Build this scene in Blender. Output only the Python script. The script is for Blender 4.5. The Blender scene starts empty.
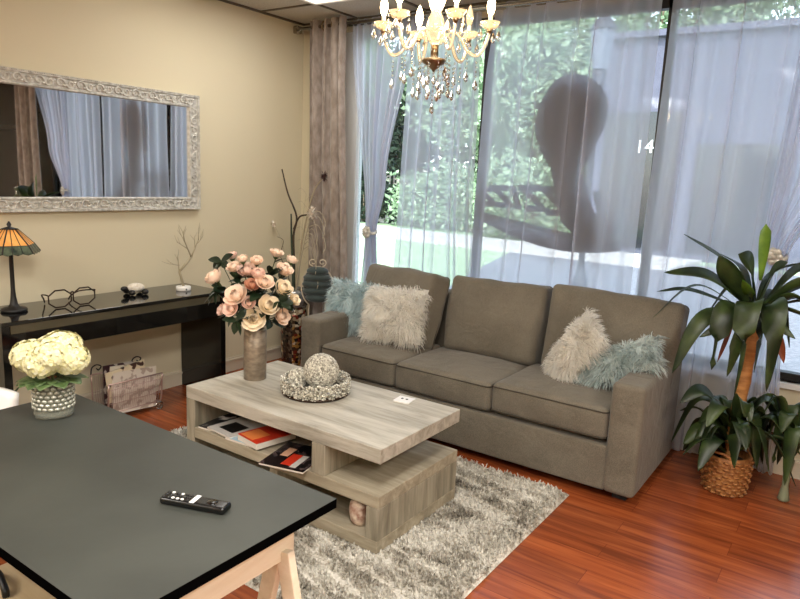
import bpy, math, random
import numpy as np
from mathutils import Vector, Matrix, noise, Euler
R = math.radians
PI = math.pi
scene = bpy.context.scene
col = scene.collection
random.seed(7)

# ------------------------------------------------------------------ camera
cam_d = bpy.data.cameras.new('camera'); cam = bpy.data.objects.new('camera', cam_d); col.objects.link(cam)
YAW, PITCH, ROLL, FPX = .6025, .183, .0457, 665.8
F_ = Vector((-math.sin(YAW)*math.cos(PITCH), math.cos(YAW)*math.cos(PITCH), -math.sin(PITCH)))
R_ = Vector((math.cos(YAW), math.sin(YAW), 0)); U_ = R_.cross(F_)
R2 = R_*math.cos(ROLL)+U_*math.sin(ROLL); U2 = U_*math.cos(ROLL)-R_*math.sin(ROLL)
m = Matrix((R2, U2, -F_)).transposed().to_4x4(); m.translation = (3.8915, -4.1327, 1.5481)
cam.matrix_world = m
cam_d.sensor_width = 36; cam_d.lens = FPX/800*36; cam_d.clip_start = .02; cam_d.clip_end = 300
scene.camera = cam
# ------------------------------------------------------------------ light
scene.view_settings.view_transform = 'Standard'; scene.view_settings.look = 'None'
scene.view_settings.gamma = 1; scene.view_settings.use_curve_mapping = False
scene.view_settings.exposure = 0.12
w = bpy.data.worlds.new('sky'); scene.world = w; w.use_nodes = True
nt = w.node_tree; bg = nt.nodes['Background']
sky = nt.nodes.new('ShaderNodeTexSky'); sky.sky_type = 'NISHITA'; sky.sun_disc = False
sky.sun_elevation = R(50); sky.sun_rotation = R(160); sky.air_density = 1.0; sky.dust_density = 1.2
hsv = nt.nodes.new('ShaderNodeHueSaturation'); hsv.inputs['Saturation'].default_value = .5; nt.links.new(sky.outputs[0], hsv.inputs['Color']); nt.links.new(hsv.outputs[0], bg.inputs[0]); bg.inputs[1].default_value = 1.2
sun_d = bpy.data.lights.new('sun', 'SUN'); sun_d.energy = 4.0; sun_d.angle = R(1); sun_d.color = (1, .96, .88)
sun = bpy.data.objects.new('sun', sun_d); col.objects.link(sun)
sun.rotation_euler = Vector((-.25, .75, -.95)).to_track_quat('-Z', 'Y').to_euler()
PANEL_W = 62          # power of one ceiling panel
def area(name, loc, sx, sy, power, color=(1, .975, .93)):
    d = bpy.data.lights.new(name, 'AREA'); d.shape = 'RECTANGLE'; d.size = sx; d.size_y = sy; d.energy = power; d.color = color
    o = bpy.data.objects.new(name, d); col.objects.link(o); o.location = loc
    return o
H = 2.70
panels = [(.855, -1.083), (3.295, -3.523), (1.465, -5.353), (5.125, -2.303), (5.125, -4.743)]
PANEL_K = [.25, 1, 1, .55, 1]

# ------------------------------------------------------------------ materials
def lin(c):
    return tuple((x/255/12.92 if x/255 <= .04045 else ((x/255+.055)/1.055)**2.4) for x in c)+(1,)
class NT:
    def __init__(s, name):
        s.m = bpy.data.materials.new(name); s.m.use_nodes = True; s.t = s.m.node_tree
        s.b = s.t.nodes['Principled BSDF']; s.o = s.t.nodes['Material Output']
    def n(s, typ, **k):
        nd = s.t.nodes.new(typ)
        for a, v in k.items():
            if a.startswith('i_'): nd.inputs[a[2:].replace('_', ' ')].default_value = v
            else: setattr(nd, a, v)
        return nd
    def l(s, a, b): s.t.links.new(a, b)
def mat(name, c, rough=.6, metal=0, spec=.5, noise_scale=None, c2=None, bump=None, bump_scale=None, detail=4, trans=0, sheen=0, emit=None, stretch=None, contrast=(.35, .65), coat=0, alpha=None, ior=None):
    k = NT(name); b = k.b
    b.inputs['Base Color'].default_value = lin(c) if max(c) > 1 else tuple(c)+(1,)
    b.inputs['Roughness'].default_value = rough; b.inputs['Metallic'].default_value = metal
    b.inputs['Specular IOR Level'].default_value = spec
    if trans: b.inputs['Transmission Weight'].default_value = trans
    if ior: b.inputs['IOR'].default_value = ior
    if sheen: b.inputs['Sheen Weight'].default_value = sheen; b.inputs['Sheen Roughness'].default_value = .5
    if coat: b.inputs['Coat Weight'].default_value = coat; b.inputs['Coat Roughness'].default_value = .05
    if emit: b.inputs['Emission Color'].default_value = lin(emit[0]); b.inputs['Emission Strength'].default_value = emit[1]
    tc = None
    if noise_scale or bump:
        tc = k.n('ShaderNodeTexCoord'); mp = k.n('ShaderNodeMapping'); k.l(tc.outputs['Object'], mp.inputs[0])
        if stretch: mp.inputs['Scale'].default_value = stretch
    if noise_scale:
        nz = k.n('ShaderNodeTexNoise'); nz.inputs['Scale'].default_value = noise_scale; nz.inputs['Detail'].default_value = detail
        k.l(mp.outputs[0], nz.inputs['Vector'])
        cr = k.n('ShaderNodeValToRGB'); cr.color_ramp.elements[0].position = contrast[0]; cr.color_ramp.elements[1].position = contrast[1]
        cr.color_ramp.elements[0].color = lin(c); cr.color_ramp.elements[1].color = lin(c2 or c)
        k.l(nz.outputs[0], cr.inputs[0]); k.l(cr.outputs[0], b.inputs['Base Color'])
    if bump:
        nz2 = k.n('ShaderNodeTexNoise'); nz2.inputs['Scale'].default_value = bump_scale or 50; nz2.inputs['Detail'].default_value = 3
        k.l(mp.outputs[0], nz2.inputs['Vector'])
        bp = k.n('ShaderNodeBump'); bp.inputs['Strength'].default_value = bump; bp.inputs['Distance'].default_value = .01
        k.l(nz2.outputs[0], bp.inputs['Height']); k.l(bp.outputs[0], b.inputs['Normal'])
    return k.m

M = {}
M['wall'] = mat('wall_paint', (211, 201, 173), .85, bump=.05, bump_scale=120)
M['trimpaint'] = mat('trim_paint', (212, 202, 182), .5)
M['sillwhite'] = mat('sill_paint', (225, 225, 222), .5)
M['dark'] = mat('dark_bronze', (22, 21, 22), .4)
def floor_mat():
    k = NT('cherry_laminate'); tc = k.n('ShaderNodeTexCoord')
    br = k.n('ShaderNodeTexBrick'); br.offset = .37; br.inputs['Scale'].default_value = 1
    br.inputs['Brick Width'].default_value = 1.2; br.inputs['Row Height'].default_value = .125; br.inputs['Mortar Size'].default_value = .0012
    br.inputs['Mortar Smooth'].default_value = .1; br.inputs['Bias'].default_value = 0
    br.inputs['Color1'].default_value = (0, 0, 0, 1); br.inputs['Color2'].default_value = (1, 1, 1, 1); br.inputs['Mortar'].default_value = (.5, .5, .5, 1)
    k.l(tc.outputs['Object'], br.inputs['Vector'])
    mp = k.n('ShaderNodeMapping'); mp.inputs['Scale'].default_value = (1.6, 22, 1); k.l(tc.outputs['Object'], mp.inputs[0])
    ad = k.n('ShaderNodeVectorMath', operation='ADD'); sc = k.n('ShaderNodeVectorMath', operation='SCALE'); sc.inputs['Scale'].default_value = 7
    k.l(br.outputs['Color'], sc.inputs[0]); k.l(mp.outputs[0], ad.inputs[0]); k.l(sc.outputs[0], ad.inputs[1])
    nz = k.n('ShaderNodeTexNoise'); nz.inputs['Scale'].default_value = 1.4; nz.inputs['Detail'].default_value = 6; nz.inputs['Distortion'].default_value = .6
    k.l(ad.outputs[0], nz.inputs['Vector'])
    cr = k.n('ShaderNodeValToRGB'); e = cr.color_ramp.elements; e[0].position = .3; e[0].color = lin((114, 53, 28)); e[1].position = .7; e[1].color = lin((170, 91, 48))
    x = e.new(.5); x.color = lin((146, 72, 37)); k.l(nz.outputs[0], cr.inputs[0])
    hs = k.n('ShaderNodeHueSaturation'); mr = k.n('ShaderNodeMapRange'); mr.inputs['To Min'].default_value = .82; mr.inputs['To Max'].default_value = 1.12
    k.l(br.outputs['Color'], mr.inputs[0]); k.l(mr.outputs[0], hs.inputs['Value']); k.l(cr.outputs[0], hs.inputs['Color'])
    mx = k.n('ShaderNodeMix', data_type='RGBA'); k.l(br.outputs['Fac'], mx.inputs[0]); k.l(hs.outputs[0], mx.inputs[6]); mx.inputs[7].default_value = lin((104, 46, 25))
    k.l(mx.outputs[2], k.b.inputs['Base Color']); k.b.inputs['Roughness'].default_value = .24; k.b.inputs['Specular IOR Level'].default_value = .45
    bp = k.n('ShaderNodeBump'); bp.inputs['Strength'].default_value = .06; bp.inputs['Distance'].default_value = .003; k.l(nz.outputs[0], bp.inputs['Height']); k.l(bp.outputs[0], k.b.inputs['Normal'])
    return k.m
M['floor'] = floor_mat()
M['ceil'] = mat('ceiling_tile', (206, 202, 190), .95, noise_scale=90, c2=(186, 182, 170), bump=.25, bump_scale=180)
M['grid'] = mat('ceiling_grid', (92, 84, 70), .6)
M['diffuser'] = mat('light_diffuser', (250, 250, 245), .5, emit=((255, 244, 222), 4.0))
M['dimdiffuser'] = mat('dim_light_diffuser', (250, 250, 245), .5, emit=((255, 246, 230), 1.2))
def wood(name, a, b, mid, axis=0, scale=1.5, rough=.55):
    k = NT(name); tc = k.n('ShaderNodeTexCoord'); mp = k.n('ShaderNodeMapping')
    s = [14, 14, 14]; s[axis] = 1.6; mp.inputs['Scale'].default_value = s
    k.l(tc.outputs['Object'], mp.inputs[0])
    nz = k.n('ShaderNodeTexNoise'); nz.inputs['Scale'].default_value = scale; nz.inputs['Detail'].default_value = 8; nz.inputs['Roughness'].default_value = .65; nz.inputs['Distortion'].default_value = .5
    k.l(mp.outputs[0], nz.inputs['Vector'])
    cr = k.n('ShaderNodeValToRGB'); e = cr.color_ramp.elements; e[0].position = .3; e[0].color = lin(a); e[1].position = .68; e[1].color = lin(b); x = e.new(.5); x.color = lin(mid)
    k.l(nz.outputs[0], cr.inputs[0]); k.l(cr.outputs[0], k.b.inputs['Base Color']); k.b.inputs['Roughness'].default_value = rough
    bp = k.n('ShaderNodeBump'); bp.inputs['Strength'].default_value = .15; bp.inputs['Distance'].default_value = .003; k.l(nz.outputs[0], bp.inputs['Height']); k.l(bp.outputs[0], k.b.inputs['Normal'])
    return k.m
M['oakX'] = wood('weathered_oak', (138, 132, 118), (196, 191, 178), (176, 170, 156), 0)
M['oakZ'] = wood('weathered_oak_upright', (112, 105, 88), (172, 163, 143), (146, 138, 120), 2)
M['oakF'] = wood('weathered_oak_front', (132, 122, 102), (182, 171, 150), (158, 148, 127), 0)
M['oakshade'] = wood('shaded_oak_back', (70, 64, 54), (100, 93, 80), (86, 80, 68), 0)
M['pine'] = wood('pale_pine', (206, 190, 166), (232, 220, 200), (222, 206, 182), 1, 1.0)
def fabric(name, a, b):
    k = NT(name); tc = k.n('ShaderNodeTexCoord')
    nz = k.n('ShaderNodeTexNoise'); nz.inputs['Scale'].default_value = 260; nz.inputs['Detail'].default_value = 2; k.l(tc.outputs['Object'], nz.inputs['Vector'])
    nb = k.n('ShaderNodeTexNoise'); nb.inputs['Scale'].default_value = 5; nb.inputs['Detail'].default_value = 3; k.l(tc.outputs['Object'], nb.inputs['Vector'])
    mx = k.n('ShaderNodeMath', operation='MULTIPLY_ADD'); mx.inputs[1].default_value = .6; mx.inputs[2].default_value = 0
    k.l(nz.outputs[0], mx.inputs[0]); a2 = k.n('ShaderNodeMath', operation='MULTIPLY_ADD'); a2.inputs[1].default_value = .4; k.l(nb.outputs[0], a2.inputs[0]); k.l(mx.outputs[0], a2.inputs[2])
    cr = k.n('ShaderNodeValToRGB'); e = cr.color_ramp.elements; e[0].position = .35; e[0].color = lin(a); e[1].position = .65; e[1].color = lin(b)
    k.l(a2.outputs[0], cr.inputs[0]); k.l(cr.outputs[0], k.b.inputs['Base Color']); k.b.inputs['Roughness'].default_value = .9
    k.b.inputs['Sheen Weight'].default_value = .15; k.b.inputs['Specular IOR Level'].default_value = .2
    bp = k.n('ShaderNodeBump'); bp.inputs['Strength'].default_value = .35; bp.inputs['Distance'].default_value = .002; k.l(nz.outputs[0], bp.inputs['Height'])
    wv = k.n('ShaderNodeTexNoise'); wv.inputs['Scale'].default_value = 7; wv.inputs['Detail'].default_value = 2; wv.inputs['Distortion'].default_value = 1.2; k.l(tc.outputs['Object'], wv.inputs['Vector'])
    b2 = k.n('ShaderNodeBump'); b2.inputs['Strength'].default_value = .35; b2.inputs['Distance'].default_value = .03; k.l(wv.outputs[0], b2.inputs['Height']); k.l(bp.outputs[0], b2.inputs['Normal'])
    k.l(b2.outputs[0], k.b.inputs['Normal'])
    return k.m
M['sofa'] = fabric('grey_taupe_upholstery', (92, 86, 75), (120, 113, 100))
M['piping'] = mat('dark_piping', (66, 60, 50), .9)
M['blackgloss'] = mat('black_gloss', (12, 12, 12), .08, coat=.3)
M['blackmatte'] = mat('black_matte', (16, 15, 14), .5)
M['desk'] = mat('charcoal_laminate', (50, 52, 48), .5, spec=.4, noise_scale=3, c2=(60, 62, 57), bump=.03, bump_scale=30)
M['deskedge'] = mat('black_edge', (6, 6, 6), .9, spec=.0)
M['mirror'] = mat('mirror_silver', (240, 240, 240), .02, metal=1)
M['silver'] = mat('silver_leaf', (220, 218, 210), .36, metal=.3, noise_scale=40, c2=(180, 177, 168), bump=.3, bump_scale=60)
M['chrome'] = mat('brushed_nickel', (176, 170, 160), .25, metal=1)
M['brass'] = mat('warm_brass', (134, 114, 88), .3, metal=1)
M['taupe'] = mat('taupe_curtain_fabric', (128, 115, 104), .8, noise_scale=22, c2=(160, 148, 138), bump=.3, bump_scale=90, sheen=.3, stretch=(1, 1, .5))
def sheer_mat():
    k = NT('sheer_voile'); k.t.nodes.remove(k.b)
    tr = k.n('ShaderNodeBsdfTransparent'); tr.inputs[0].default_value = (.93, .94, .98, 1)
    df = k.n('ShaderNodeBsdfDiffuse'); df.inputs[0].default_value = (.52, .54, .62, 1)
    tl = k.n('ShaderNodeBsdfTranslucent'); tl.inputs[0].default_value = (.86, .88, .97, 1)
    m1 = k.n('ShaderNodeMixShader'); m1.inputs[0].default_value = .62; k.l(df.outputs[0], m1.inputs[1]); k.l(tl.outputs[0], m1.inputs[2])
    lw = k.n('ShaderNodeLayerWeight'); lw.inputs[0].default_value = .35
    mr = k.n('ShaderNodeMapRange'); mr.inputs['From Min'].default_value = .05; mr.inputs['From Max'].default_value = .75; mr.inputs['To Min'].default_value = .60; mr.inputs['To Max'].default_value = .97
    k.l(lw.outputs['Facing'], mr.inputs[0])
    m2 = k.n('ShaderNodeMixShader'); k.l(mr.outputs[0], m2.inputs[0]); k.l(tr.outputs[0], m2.inputs[1]); k.l(m1.outputs[0], m2.inputs[2])
    k.l(m2.outputs[0], k.o.inputs[0]); return k.m
M['sheer'] = sheer_mat()
def glass_mat(name, tint=(1, 1, 1), f=1.45):
    k = NT(name); k.t.nodes.remove(k.b)
    tr = k.n('ShaderNodeBsdfTransparent'); tr.inputs[0].default_value = tint+(1,)
    gl = k.n('ShaderNodeBsdfGlossy'); gl.inputs['Roughness'].default_value = 0.0
    fr = k.n('ShaderNodeFresnel'); fr.inputs[0].default_value = f
    m2 = k.n('ShaderNodeMixShader'); k.l(fr.outputs[0], m2.inputs[0]); k.l(tr.outputs[0], m2.inputs[1]); k.l(gl.outputs[0], m2.inputs[2])
    k.l(m2.outputs[0], k.o.inputs[0]); return k.m
M['glass'] = glass_mat('window_glass', (.92, .96, .96), 1.32)
M['vglass'] = mat('vase_glass', (206, 208, 192), .08, trans=.75, ior=1.3)
M['crystal'] = mat('crystal', (255, 253, 248), .0, trans=1, ior=1.45, spec=.8)
M['glowglass'] = mat('glow_crystal', (255, 244, 224), .06, trans=.85, ior=1.4, spec=.8, emit=((255, 214, 158), .22))  # weak emission stands in for bulb light glowing through the glass
M['bulb'] = mat('glowing_bulb', (255, 240, 210), .3, emit=((255, 222, 168), 42))
M['candle'] = mat('candle_sleeve', (245, 232, 205), .5, emit=((255, 220, 170), .3))
M['rug'] = None
def rug_mat(name, tuft):
    k = NT(name); tc = k.n('ShaderNodeTexCoord')
    mp = k.n('ShaderNodeMapping'); mp.inputs['Scale'].default_value = (3.2, 5.5, 1); k.l(tc.outputs['Object'], mp.inputs[0])
    nz = k.n('ShaderNodeTexNoise'); nz.inputs['Scale'].default_value = 1.3; nz.inputs['Detail'].default_value = 5; nz.inputs['Roughness'].default_value = .7; nz.inputs['Distortion'].default_value = .8; k.l(mp.outputs[0], nz.inputs['Vector'])
    n2 = k.n('ShaderNodeTexNoise'); n2.inputs['Scale'].default_value = 70; n2.inputs['Detail'].default_value = 2; k.l(tc.outputs['Object'], n2.inputs['Vector'])
    ma = k.n('ShaderNodeMath', operation='MULTIPLY_ADD'); ma.inputs[1].default_value = .38; k.l(n2.outputs[0], ma.inputs[0]); k.l(nz.outputs[0], ma.inputs[2])
    cr = k.n('ShaderNodeValToRGB'); e = cr.color_ramp.elements; e[0].position = .50; e[0].color = lin((92, 86, 76)); e[1].position = .78; e[1].color = lin((220, 216, 206)); x = e.new(.64); x.color = lin((176, 170, 157))
    k.l(ma.outputs[0], cr.inputs[0]); k.l(cr.outputs[0], k.b.inputs['Base Color']); k.b.inputs['Roughness'].default_value = .95; k.b.inputs['Specular IOR Level'].default_value = .1
    return k.m
M['rug'] = rug_mat('shag_pile', 1)
def tinted(name, a, b, rough=.8, trl=0, scale=3):
    """colour varies per loose island through a random attribute"""
    k = NT(name); ge = k.n('ShaderNodeNewGeometry'); cr = k.n('ShaderNodeValToRGB')
    cr.color_ramp.elements[0].color = lin(a); cr.color_ramp.elements[1].color = lin(b)
    k.l(ge.outputs['Random Per Island'], cr.inputs[0]); k.l(cr.outputs[0], k.b.inputs['Base Color']); k.b.inputs['Roughness'].default_value = rough
    k.b.inputs['Specular IOR Level'].default_value = .3
    if trl:
        t = k.n('ShaderNodeBsdfTranslucent'); k.l(cr.outputs[0], t.inputs[0]); mx = k.n('ShaderNodeMixShader'); mx.inputs[0].default_value = trl
        k.l(k.b.outputs[0], mx.inputs[1]); k.l(t.outputs[0], mx.inputs[2]); k.l(mx.outputs[0], k.o.inputs[0])
    return k.m
M['furcream'] = tinted('cream_fur', (252, 248, 240), (255, 254, 250), .8, .6)
M['furblue'] = tinted('pale_blue_fur', (184, 208, 212), (226, 236, 236), .8, .35)
M['furgrey'] = tinted('pale_blue_grey_fur', (186, 204, 204), (232, 238, 234), .8, .35)
M['leafdark'] = mat('dark_leaf', (24, 38, 26), .4, noise_scale=12, c2=(40, 58, 36))
M['drac'] = mat('dracaena_leaf', (28, 42, 20), .42, noise_scale=9, c2=(66, 84, 38), contrast=(.4, .75))
M['dracyoung'] = mat('young_dracaena_leaf', (70, 108, 26), .45, noise_scale=9, c2=(116, 150, 50))
M['dracdry'] = mat('dried_leaf', (120, 54, 22), .6)
M['cane'] = mat('cane_bark', (150, 98, 50), .6, noise_scale=14, c2=(182, 126, 70), bump=.3, bump_scale=40, stretch=(1, 1, 4))
M['wicker'] = mat('wicker', (132, 82, 44), .6, noise_scale=60, c2=(176, 120, 66), bump=.4, bump_scale=90)
M['wickerdark'] = mat('dark_wicker', (54, 42, 30), .6, noise_scale=60, c2=(92, 74, 52))
M['soil'] = mat('soil', (40, 30, 22), .95)
M['peach'] = mat('peach_petal', (253, 224, 200), .6, noise_scale=14, c2=(254, 236, 218))
M['peach2'] = mat('pink_peach_petal', (251, 212, 194), .6, noise_scale=14, c2=(253, 228, 212))
M['peach3'] = mat('cream_petal', (250, 232, 200), .6, noise_scale=14, c2=(254, 240, 216))
M['rosebrown'] = mat('dusky_petal', (214, 156, 126), .6, noise_scale=14, c2=(228, 176, 148))
M['stem'] = mat('green_stem', (66, 84, 40), .6)
M['hyd'] = tinted('hydrangea_floret', (220, 212, 150), (244, 240, 208), .7)
M['hydleaf'] = mat('hydrangea_leaf', (58, 78, 40), .5, noise_scale=30, c2=(88, 108, 62), bump=.4, bump_scale=60)
M['grass'] = mat('lawn_grass', (138, 162, 122), .9, noise_scale=3, c2=(164, 186, 146), bump=.6, bump_scale=40)
M['pave'] = mat('concrete_pavement', (176, 172, 166), .85, noise_scale=6, c2=(198, 194, 188))
M['shaded_pave'] = mat('shaded_pave', (96, 98, 104), .85, noise_scale=20, c2=(118, 120, 126))
M['bldg'] = mat('grey_stucco', (76, 76, 90), .85, noise_scale=5, c2=(84, 84, 98))
M['bldgdark'] = mat('dark_glass', (14, 16, 24), .1)
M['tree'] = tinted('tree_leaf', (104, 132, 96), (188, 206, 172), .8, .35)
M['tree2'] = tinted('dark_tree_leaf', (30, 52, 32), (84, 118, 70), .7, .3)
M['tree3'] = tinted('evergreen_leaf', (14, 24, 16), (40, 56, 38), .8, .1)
M['bark'] = mat('bark', (96, 80, 66), .9, noise_scale=8, c2=(130, 112, 94), bump=.6, bump_scale=20)
M['decal'] = mat('decal_vinyl', (30, 30, 36), .5)
M['whitevinyl'] = mat('white_vinyl', (235, 238, 236), .5)
M['lampmetal'] = mat('dark_iron', (52, 54, 62), .5)
M['lampglass'] = mat('frosted_lamp_glass', (120, 126, 140), .4, trans=.2)
M['white'] = mat('white_plastic', (232, 230, 226), .4)
M['bonewhite'] = mat('bone_ceramic', (232, 226, 214), .45, noise_scale=70, c2=(206, 196, 178), bump=.5, bump_scale=60)
M['darkbronze'] = mat('dark_brown_metal', (52, 38, 28), .35, metal=.6)
M['rackmetal'] = mat('aged_rose_metal', (196, 170, 160), .4, metal=.7)
M['leadglass'] = mat('amber_glass', (222, 140, 60), .3, emit=((236, 160, 80), .12), noise_scale=14, c2=(236, 176, 100))
M['leadgreen'] = mat('green_slag_glass', (46, 58, 52), .25, noise_scale=25, c2=(92, 104, 84))
M['concrete_vase'] = mat('mercury_vase', (126, 112, 96), .38, metal=.35, noise_scale=26, c2=(156, 142, 124), bump=.15, bump_scale=40, stretch=(1, 1, 2))
M['tuft'] = mat('dark_green_velvet', (40, 52, 50), .8, sheen=.4, noise_scale=10, c2=(56, 68, 66))
M['cream_metal'] = mat('cream_painted_metal', (206, 192, 168), .4)
M['branch'] = mat('dark_branch', (46, 36, 26), .7, noise_scale=20, c2=(74, 58, 42))
M['drygrass'] = mat('dried_frond', (170, 160, 138), .8)
M['drystem'] = mat('dried_stem', (168, 156, 128), .7)
M['darkflower'] = mat('dried_flower_head', (62, 34, 30), .9)
M['whiteflower'] = mat('white_dried_flower', (226, 216, 202), .8)
M['paper'] = mat('paper', (224, 216, 204), .7)
M['copper'] = mat('copper_glaze', (150, 104, 86), .35, noise_scale=34, c2=(226, 206, 186))
M['seatwood'] = mat('tan_wood', (176, 150, 112), .5, noise_scale=4, c2=(192, 168, 130), stretch=(1, 8, 1))
def voro(name, cols, scale, rough=.15, metal=.3, bump=.6):
    k = NT(name); tc = k.n('ShaderNodeTexCoord'); v = k.n('ShaderNodeTexVoronoi'); v.inputs['Scale'].default_value = scale
    k.l(tc.outputs['Object'], v.inputs['Vector'])
    sp = k.n('ShaderNodeSeparateColor'); k.l(v.outputs['Color'], sp.inputs[0])
    cr = k.n('ShaderNodeValToRGB'); cr.color_ramp.interpolation = 'CONSTANT'
    el = cr.color_ramp.elements
    for i, c in enumerate(cols):
        if i < 2: e = el[i]; e.position = i/len(cols)
        else: e = el.new(i/len(cols))
        e.color = lin(c)
    k.l(sp.outputs[0], cr.inputs[0]); k.l(cr.outputs[0], k.b.inputs['Base Color'])
    k.b.inputs['Roughness'].default_value = rough; k.b.inputs['Metallic'].default_value = metal
    bp = k.n('ShaderNodeBump'); bp.inputs['Strength'].default_value = bump; bp.inputs['Distance'].default_value = .004; bp.invert = True
    k.l(v.outputs['Distance'], bp.inputs['Height']); k.l(bp.outputs[0], k.b.inputs['Normal']); return k.m
M['mosaic'] = voro('mosaic_tile', [(66, 50, 36), (150, 134, 108), (110, 44, 30), (196, 184, 160), (30, 26, 22), (160, 120, 60)], 45)
M['mosaicdark'] = voro('dark_mosaic_tile', [(36, 30, 24), (60, 48, 38), (90, 76, 60)], 45)
M['mercury'] = voro('mercury_mosaic', [(214, 214, 210), (170, 172, 172), (130, 128, 122)], 30, .12, .7)
M['bead'] = tinted('crystal_bead', (132, 128, 114), (234, 230, 216), .28)
M['bead'].node_tree.nodes['Principled BSDF'].inputs['Metallic'].default_value = .25

# ------------------------------------------------------------------ mesh builder
class MB:
    def __init__(s): s.v = []; s.f = []; s.mi = []; s.sm = []
    def add(s, vs, fs, smooth=True, mi=0):
        b = len(s.v); s.v += [tuple(p) for p in vs]
        s.f += [tuple(b+i for i in f) for f in fs]; s.mi += [mi]*len(fs); s.sm += [smooth]*len(fs); return s
    def box(s, c, d, rot=None, mi=0, smooth=False):
        vs = []
        for z in (-.5, .5):
            for x, y in ((-.5, -.5), (.5, -.5), (.5, .5), (-.5, .5)):
                p = Vector((x*d[0], y*d[1], z*d[2]))
                if rot is not None: p = rot @ p
                vs.append(p+Vector(c))
        return s.add(vs, [(3, 2, 1, 0), (4, 5, 6, 7), (0, 1, 5, 4), (1, 2, 6, 5), (2, 3, 7, 6), (3, 0, 4, 7)], smooth, mi)
    def span(s, a, b, mi=0):
        return s.box([(a[i]+b[i])/2 for i in range(3)], [abs(b[i]-a[i]) for i in range(3)], mi=mi)
    def tube(s, pts, r, n=8, caps=True, mi=0, closed=False, flat=1.0):
        pts = [Vector(p) for p in pts]; N = len(pts)
        rs = r if isinstance(r, (list, tuple)) else [r]*N
        vs = []; up = None
        for i, p in enumerate(pts):
            if closed: t = pts[(i+1) % N]-pts[i-1]
            else: t = pts[min(i+1, N-1)]-pts[max(i-1, 0)]
            t.normalize()
            if up is None:
                up = Vector((0, 0, 1)) if abs(t.z) < .9 else Vector((1, 0, 0))
            a = t.cross(up)
            if a.length < 1e-5: a = t.orthogonal()
            a.normalize(); bb = a.cross(t).normalized(); up = bb
            for k in range(n):
                an = 2*PI*k/n; vs.append(p+a*math.cos(an)*rs[i]+bb*math.sin(an)*rs[i]*flat)
        fs = []
        for i in range(N if closed else N-1):
            j = (i+1) % N
            for k in range(n):
                k2 = (k+1) % n; fs.append((i*n+k, i*n+k2, j*n+k2, j*n+k))
        if caps and not closed: fs.append(tuple(range(n))[::-1]); fs.append(tuple((N-1)*n+k for k in range(n)))
        return s.add(vs, fs, True, mi)
    def lathe(s, prof, c=(0, 0, 0), n=24, mi=0, caps=True, smooth=True, rot=None, ang0=0):
        vs = []; fs = []
        for r, z in prof:
            for k in range(n):
                a = ang0+2*PI*k/n; p = Vector((r*math.cos(a), r*math.sin(a), z))
                if rot is not None: p = rot @ p
                vs.append(p+Vector(c))
        N = len(prof)
        for i in range(N-1):
            for k in range(n):
                k2 = (k+1) % n; fs.append((i*n+k, i*n+k2, (i+1)*n+k2, (i+1)*n+k))
        if caps: fs.append(tuple(range(n))[::-1]); fs.append(tuple((N-1)*n+k for k in range(n)))
        return s.add(vs, fs, smooth, mi)
    def ball(s, c, r, n=10, mi=0, sc=(1, 1, 1), rot=None, smooth=True):
        m_ = max(4, n//2+1); vs = [(0, 0, -1)]; fs = []
        for i in range(1, m_):
            ph = -PI/2+PI*i/m_
            for k in range(n): a = 2*PI*k/n; vs.append((math.cos(ph)*math.cos(a), math.cos(ph)*math.sin(a), math.sin(ph)))
        vs.append((0, 0, 1)); top = len(vs)-1
        for k in range(n):
            k2 = (k+1) % n; fs.append((0, 1+k2, 1+k)); b = 1+(m_-2)*n; fs.append((top, b+k, b+k2))
        for i in range(m_-2):
            for k in range(n):
                k2 = (k+1) % n; a = 1+i*n; fs.append((a+k, a+k2, a+n+k2, a+n+k))
        out = []
        for p in vs:
            q = Vector((p[0]*r*sc[0], p[1]*r*sc[1], p[2]*r*sc[2]))
            if rot is not None: q = rot @ q
            out.append(q+Vector(c))
        return s.add(out, fs, smooth, mi)
    def grid(s, fn, nu, nv, mi=0, smooth=True, wrap=False):
        vs = [fn(i/nu, j/nv) for j in range(nv+1) for i in range(nu+1)]
        fs = [(j*(nu+1)+i, j*(nu+1)+i+1, (j+1)*(nu+1)+i+1, (j+1)*(nu+1)+i) for j in range(nv) for i in range(nu)]
        return s.add(vs, fs, smooth, mi)
    def build(s, name, mats, parent=None, loc=None, rot=None, bevel=0, bseg=2, solid=0, subsurf=0, autosm=False):
        me = bpy.data.meshes.new(name)
        me.from_pydata([tuple(p) for p in s.v], [], s.f)
        if not isinstance(mats, (list, tuple)): mats = [mats]
        for x in mats: me.materials.append(x)
        me.polygons.foreach_set('material_index', s.mi); me.polygons.foreach_set('use_smooth', s.sm); me.update()
        o = bpy.data.objects.new(name, me); col.objects.link(o)
        if parent is not None: o.parent = parent
        if loc: o.location = loc
        if rot: o.rotation_euler = rot
        if solid: md = o.modifiers.new('solid', 'SOLIDIFY'); md.thickness = solid; md.offset = 0
        if bevel: md = o.modifiers.new('bevel', 'BEVEL'); md.width = bevel; md.segments = bseg; md.limit_method = 'ANGLE'; md.angle_limit = R(40)
        if subsurf: md = o.modifiers.new('sub', 'SUBSURF'); md.levels = subsurf; md.render_levels = subsurf
        return o
def tag(o, label, cat, group=None, kind=None):
    if label: o['label'] = label
    if cat: o['category'] = cat
    if group: o['group'] = group
    if kind: o['kind'] = kind
    return o
def empty(name, loc, label, cat, group=None, rz=0, kind=None):
    o = bpy.data.objects.new(name, None); col.objects.link(o); o.location = loc; o.rotation_euler = (0, 0, rz); o.empty_display_size = .05
    return tag(o, label, cat, group, kind)
def struct(name, mb, m_, **k):
    o = mb.build(name, m_, **k)
    if k.get('parent') is None: o['kind'] = 'structure'
    return o
def copy_tree(o, parent=None):
    c = o.copy(); col.objects.link(c)
    if parent is not None: c.parent = parent
    for ch in list(o.children): copy_tree(ch, c)
    return c
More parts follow.
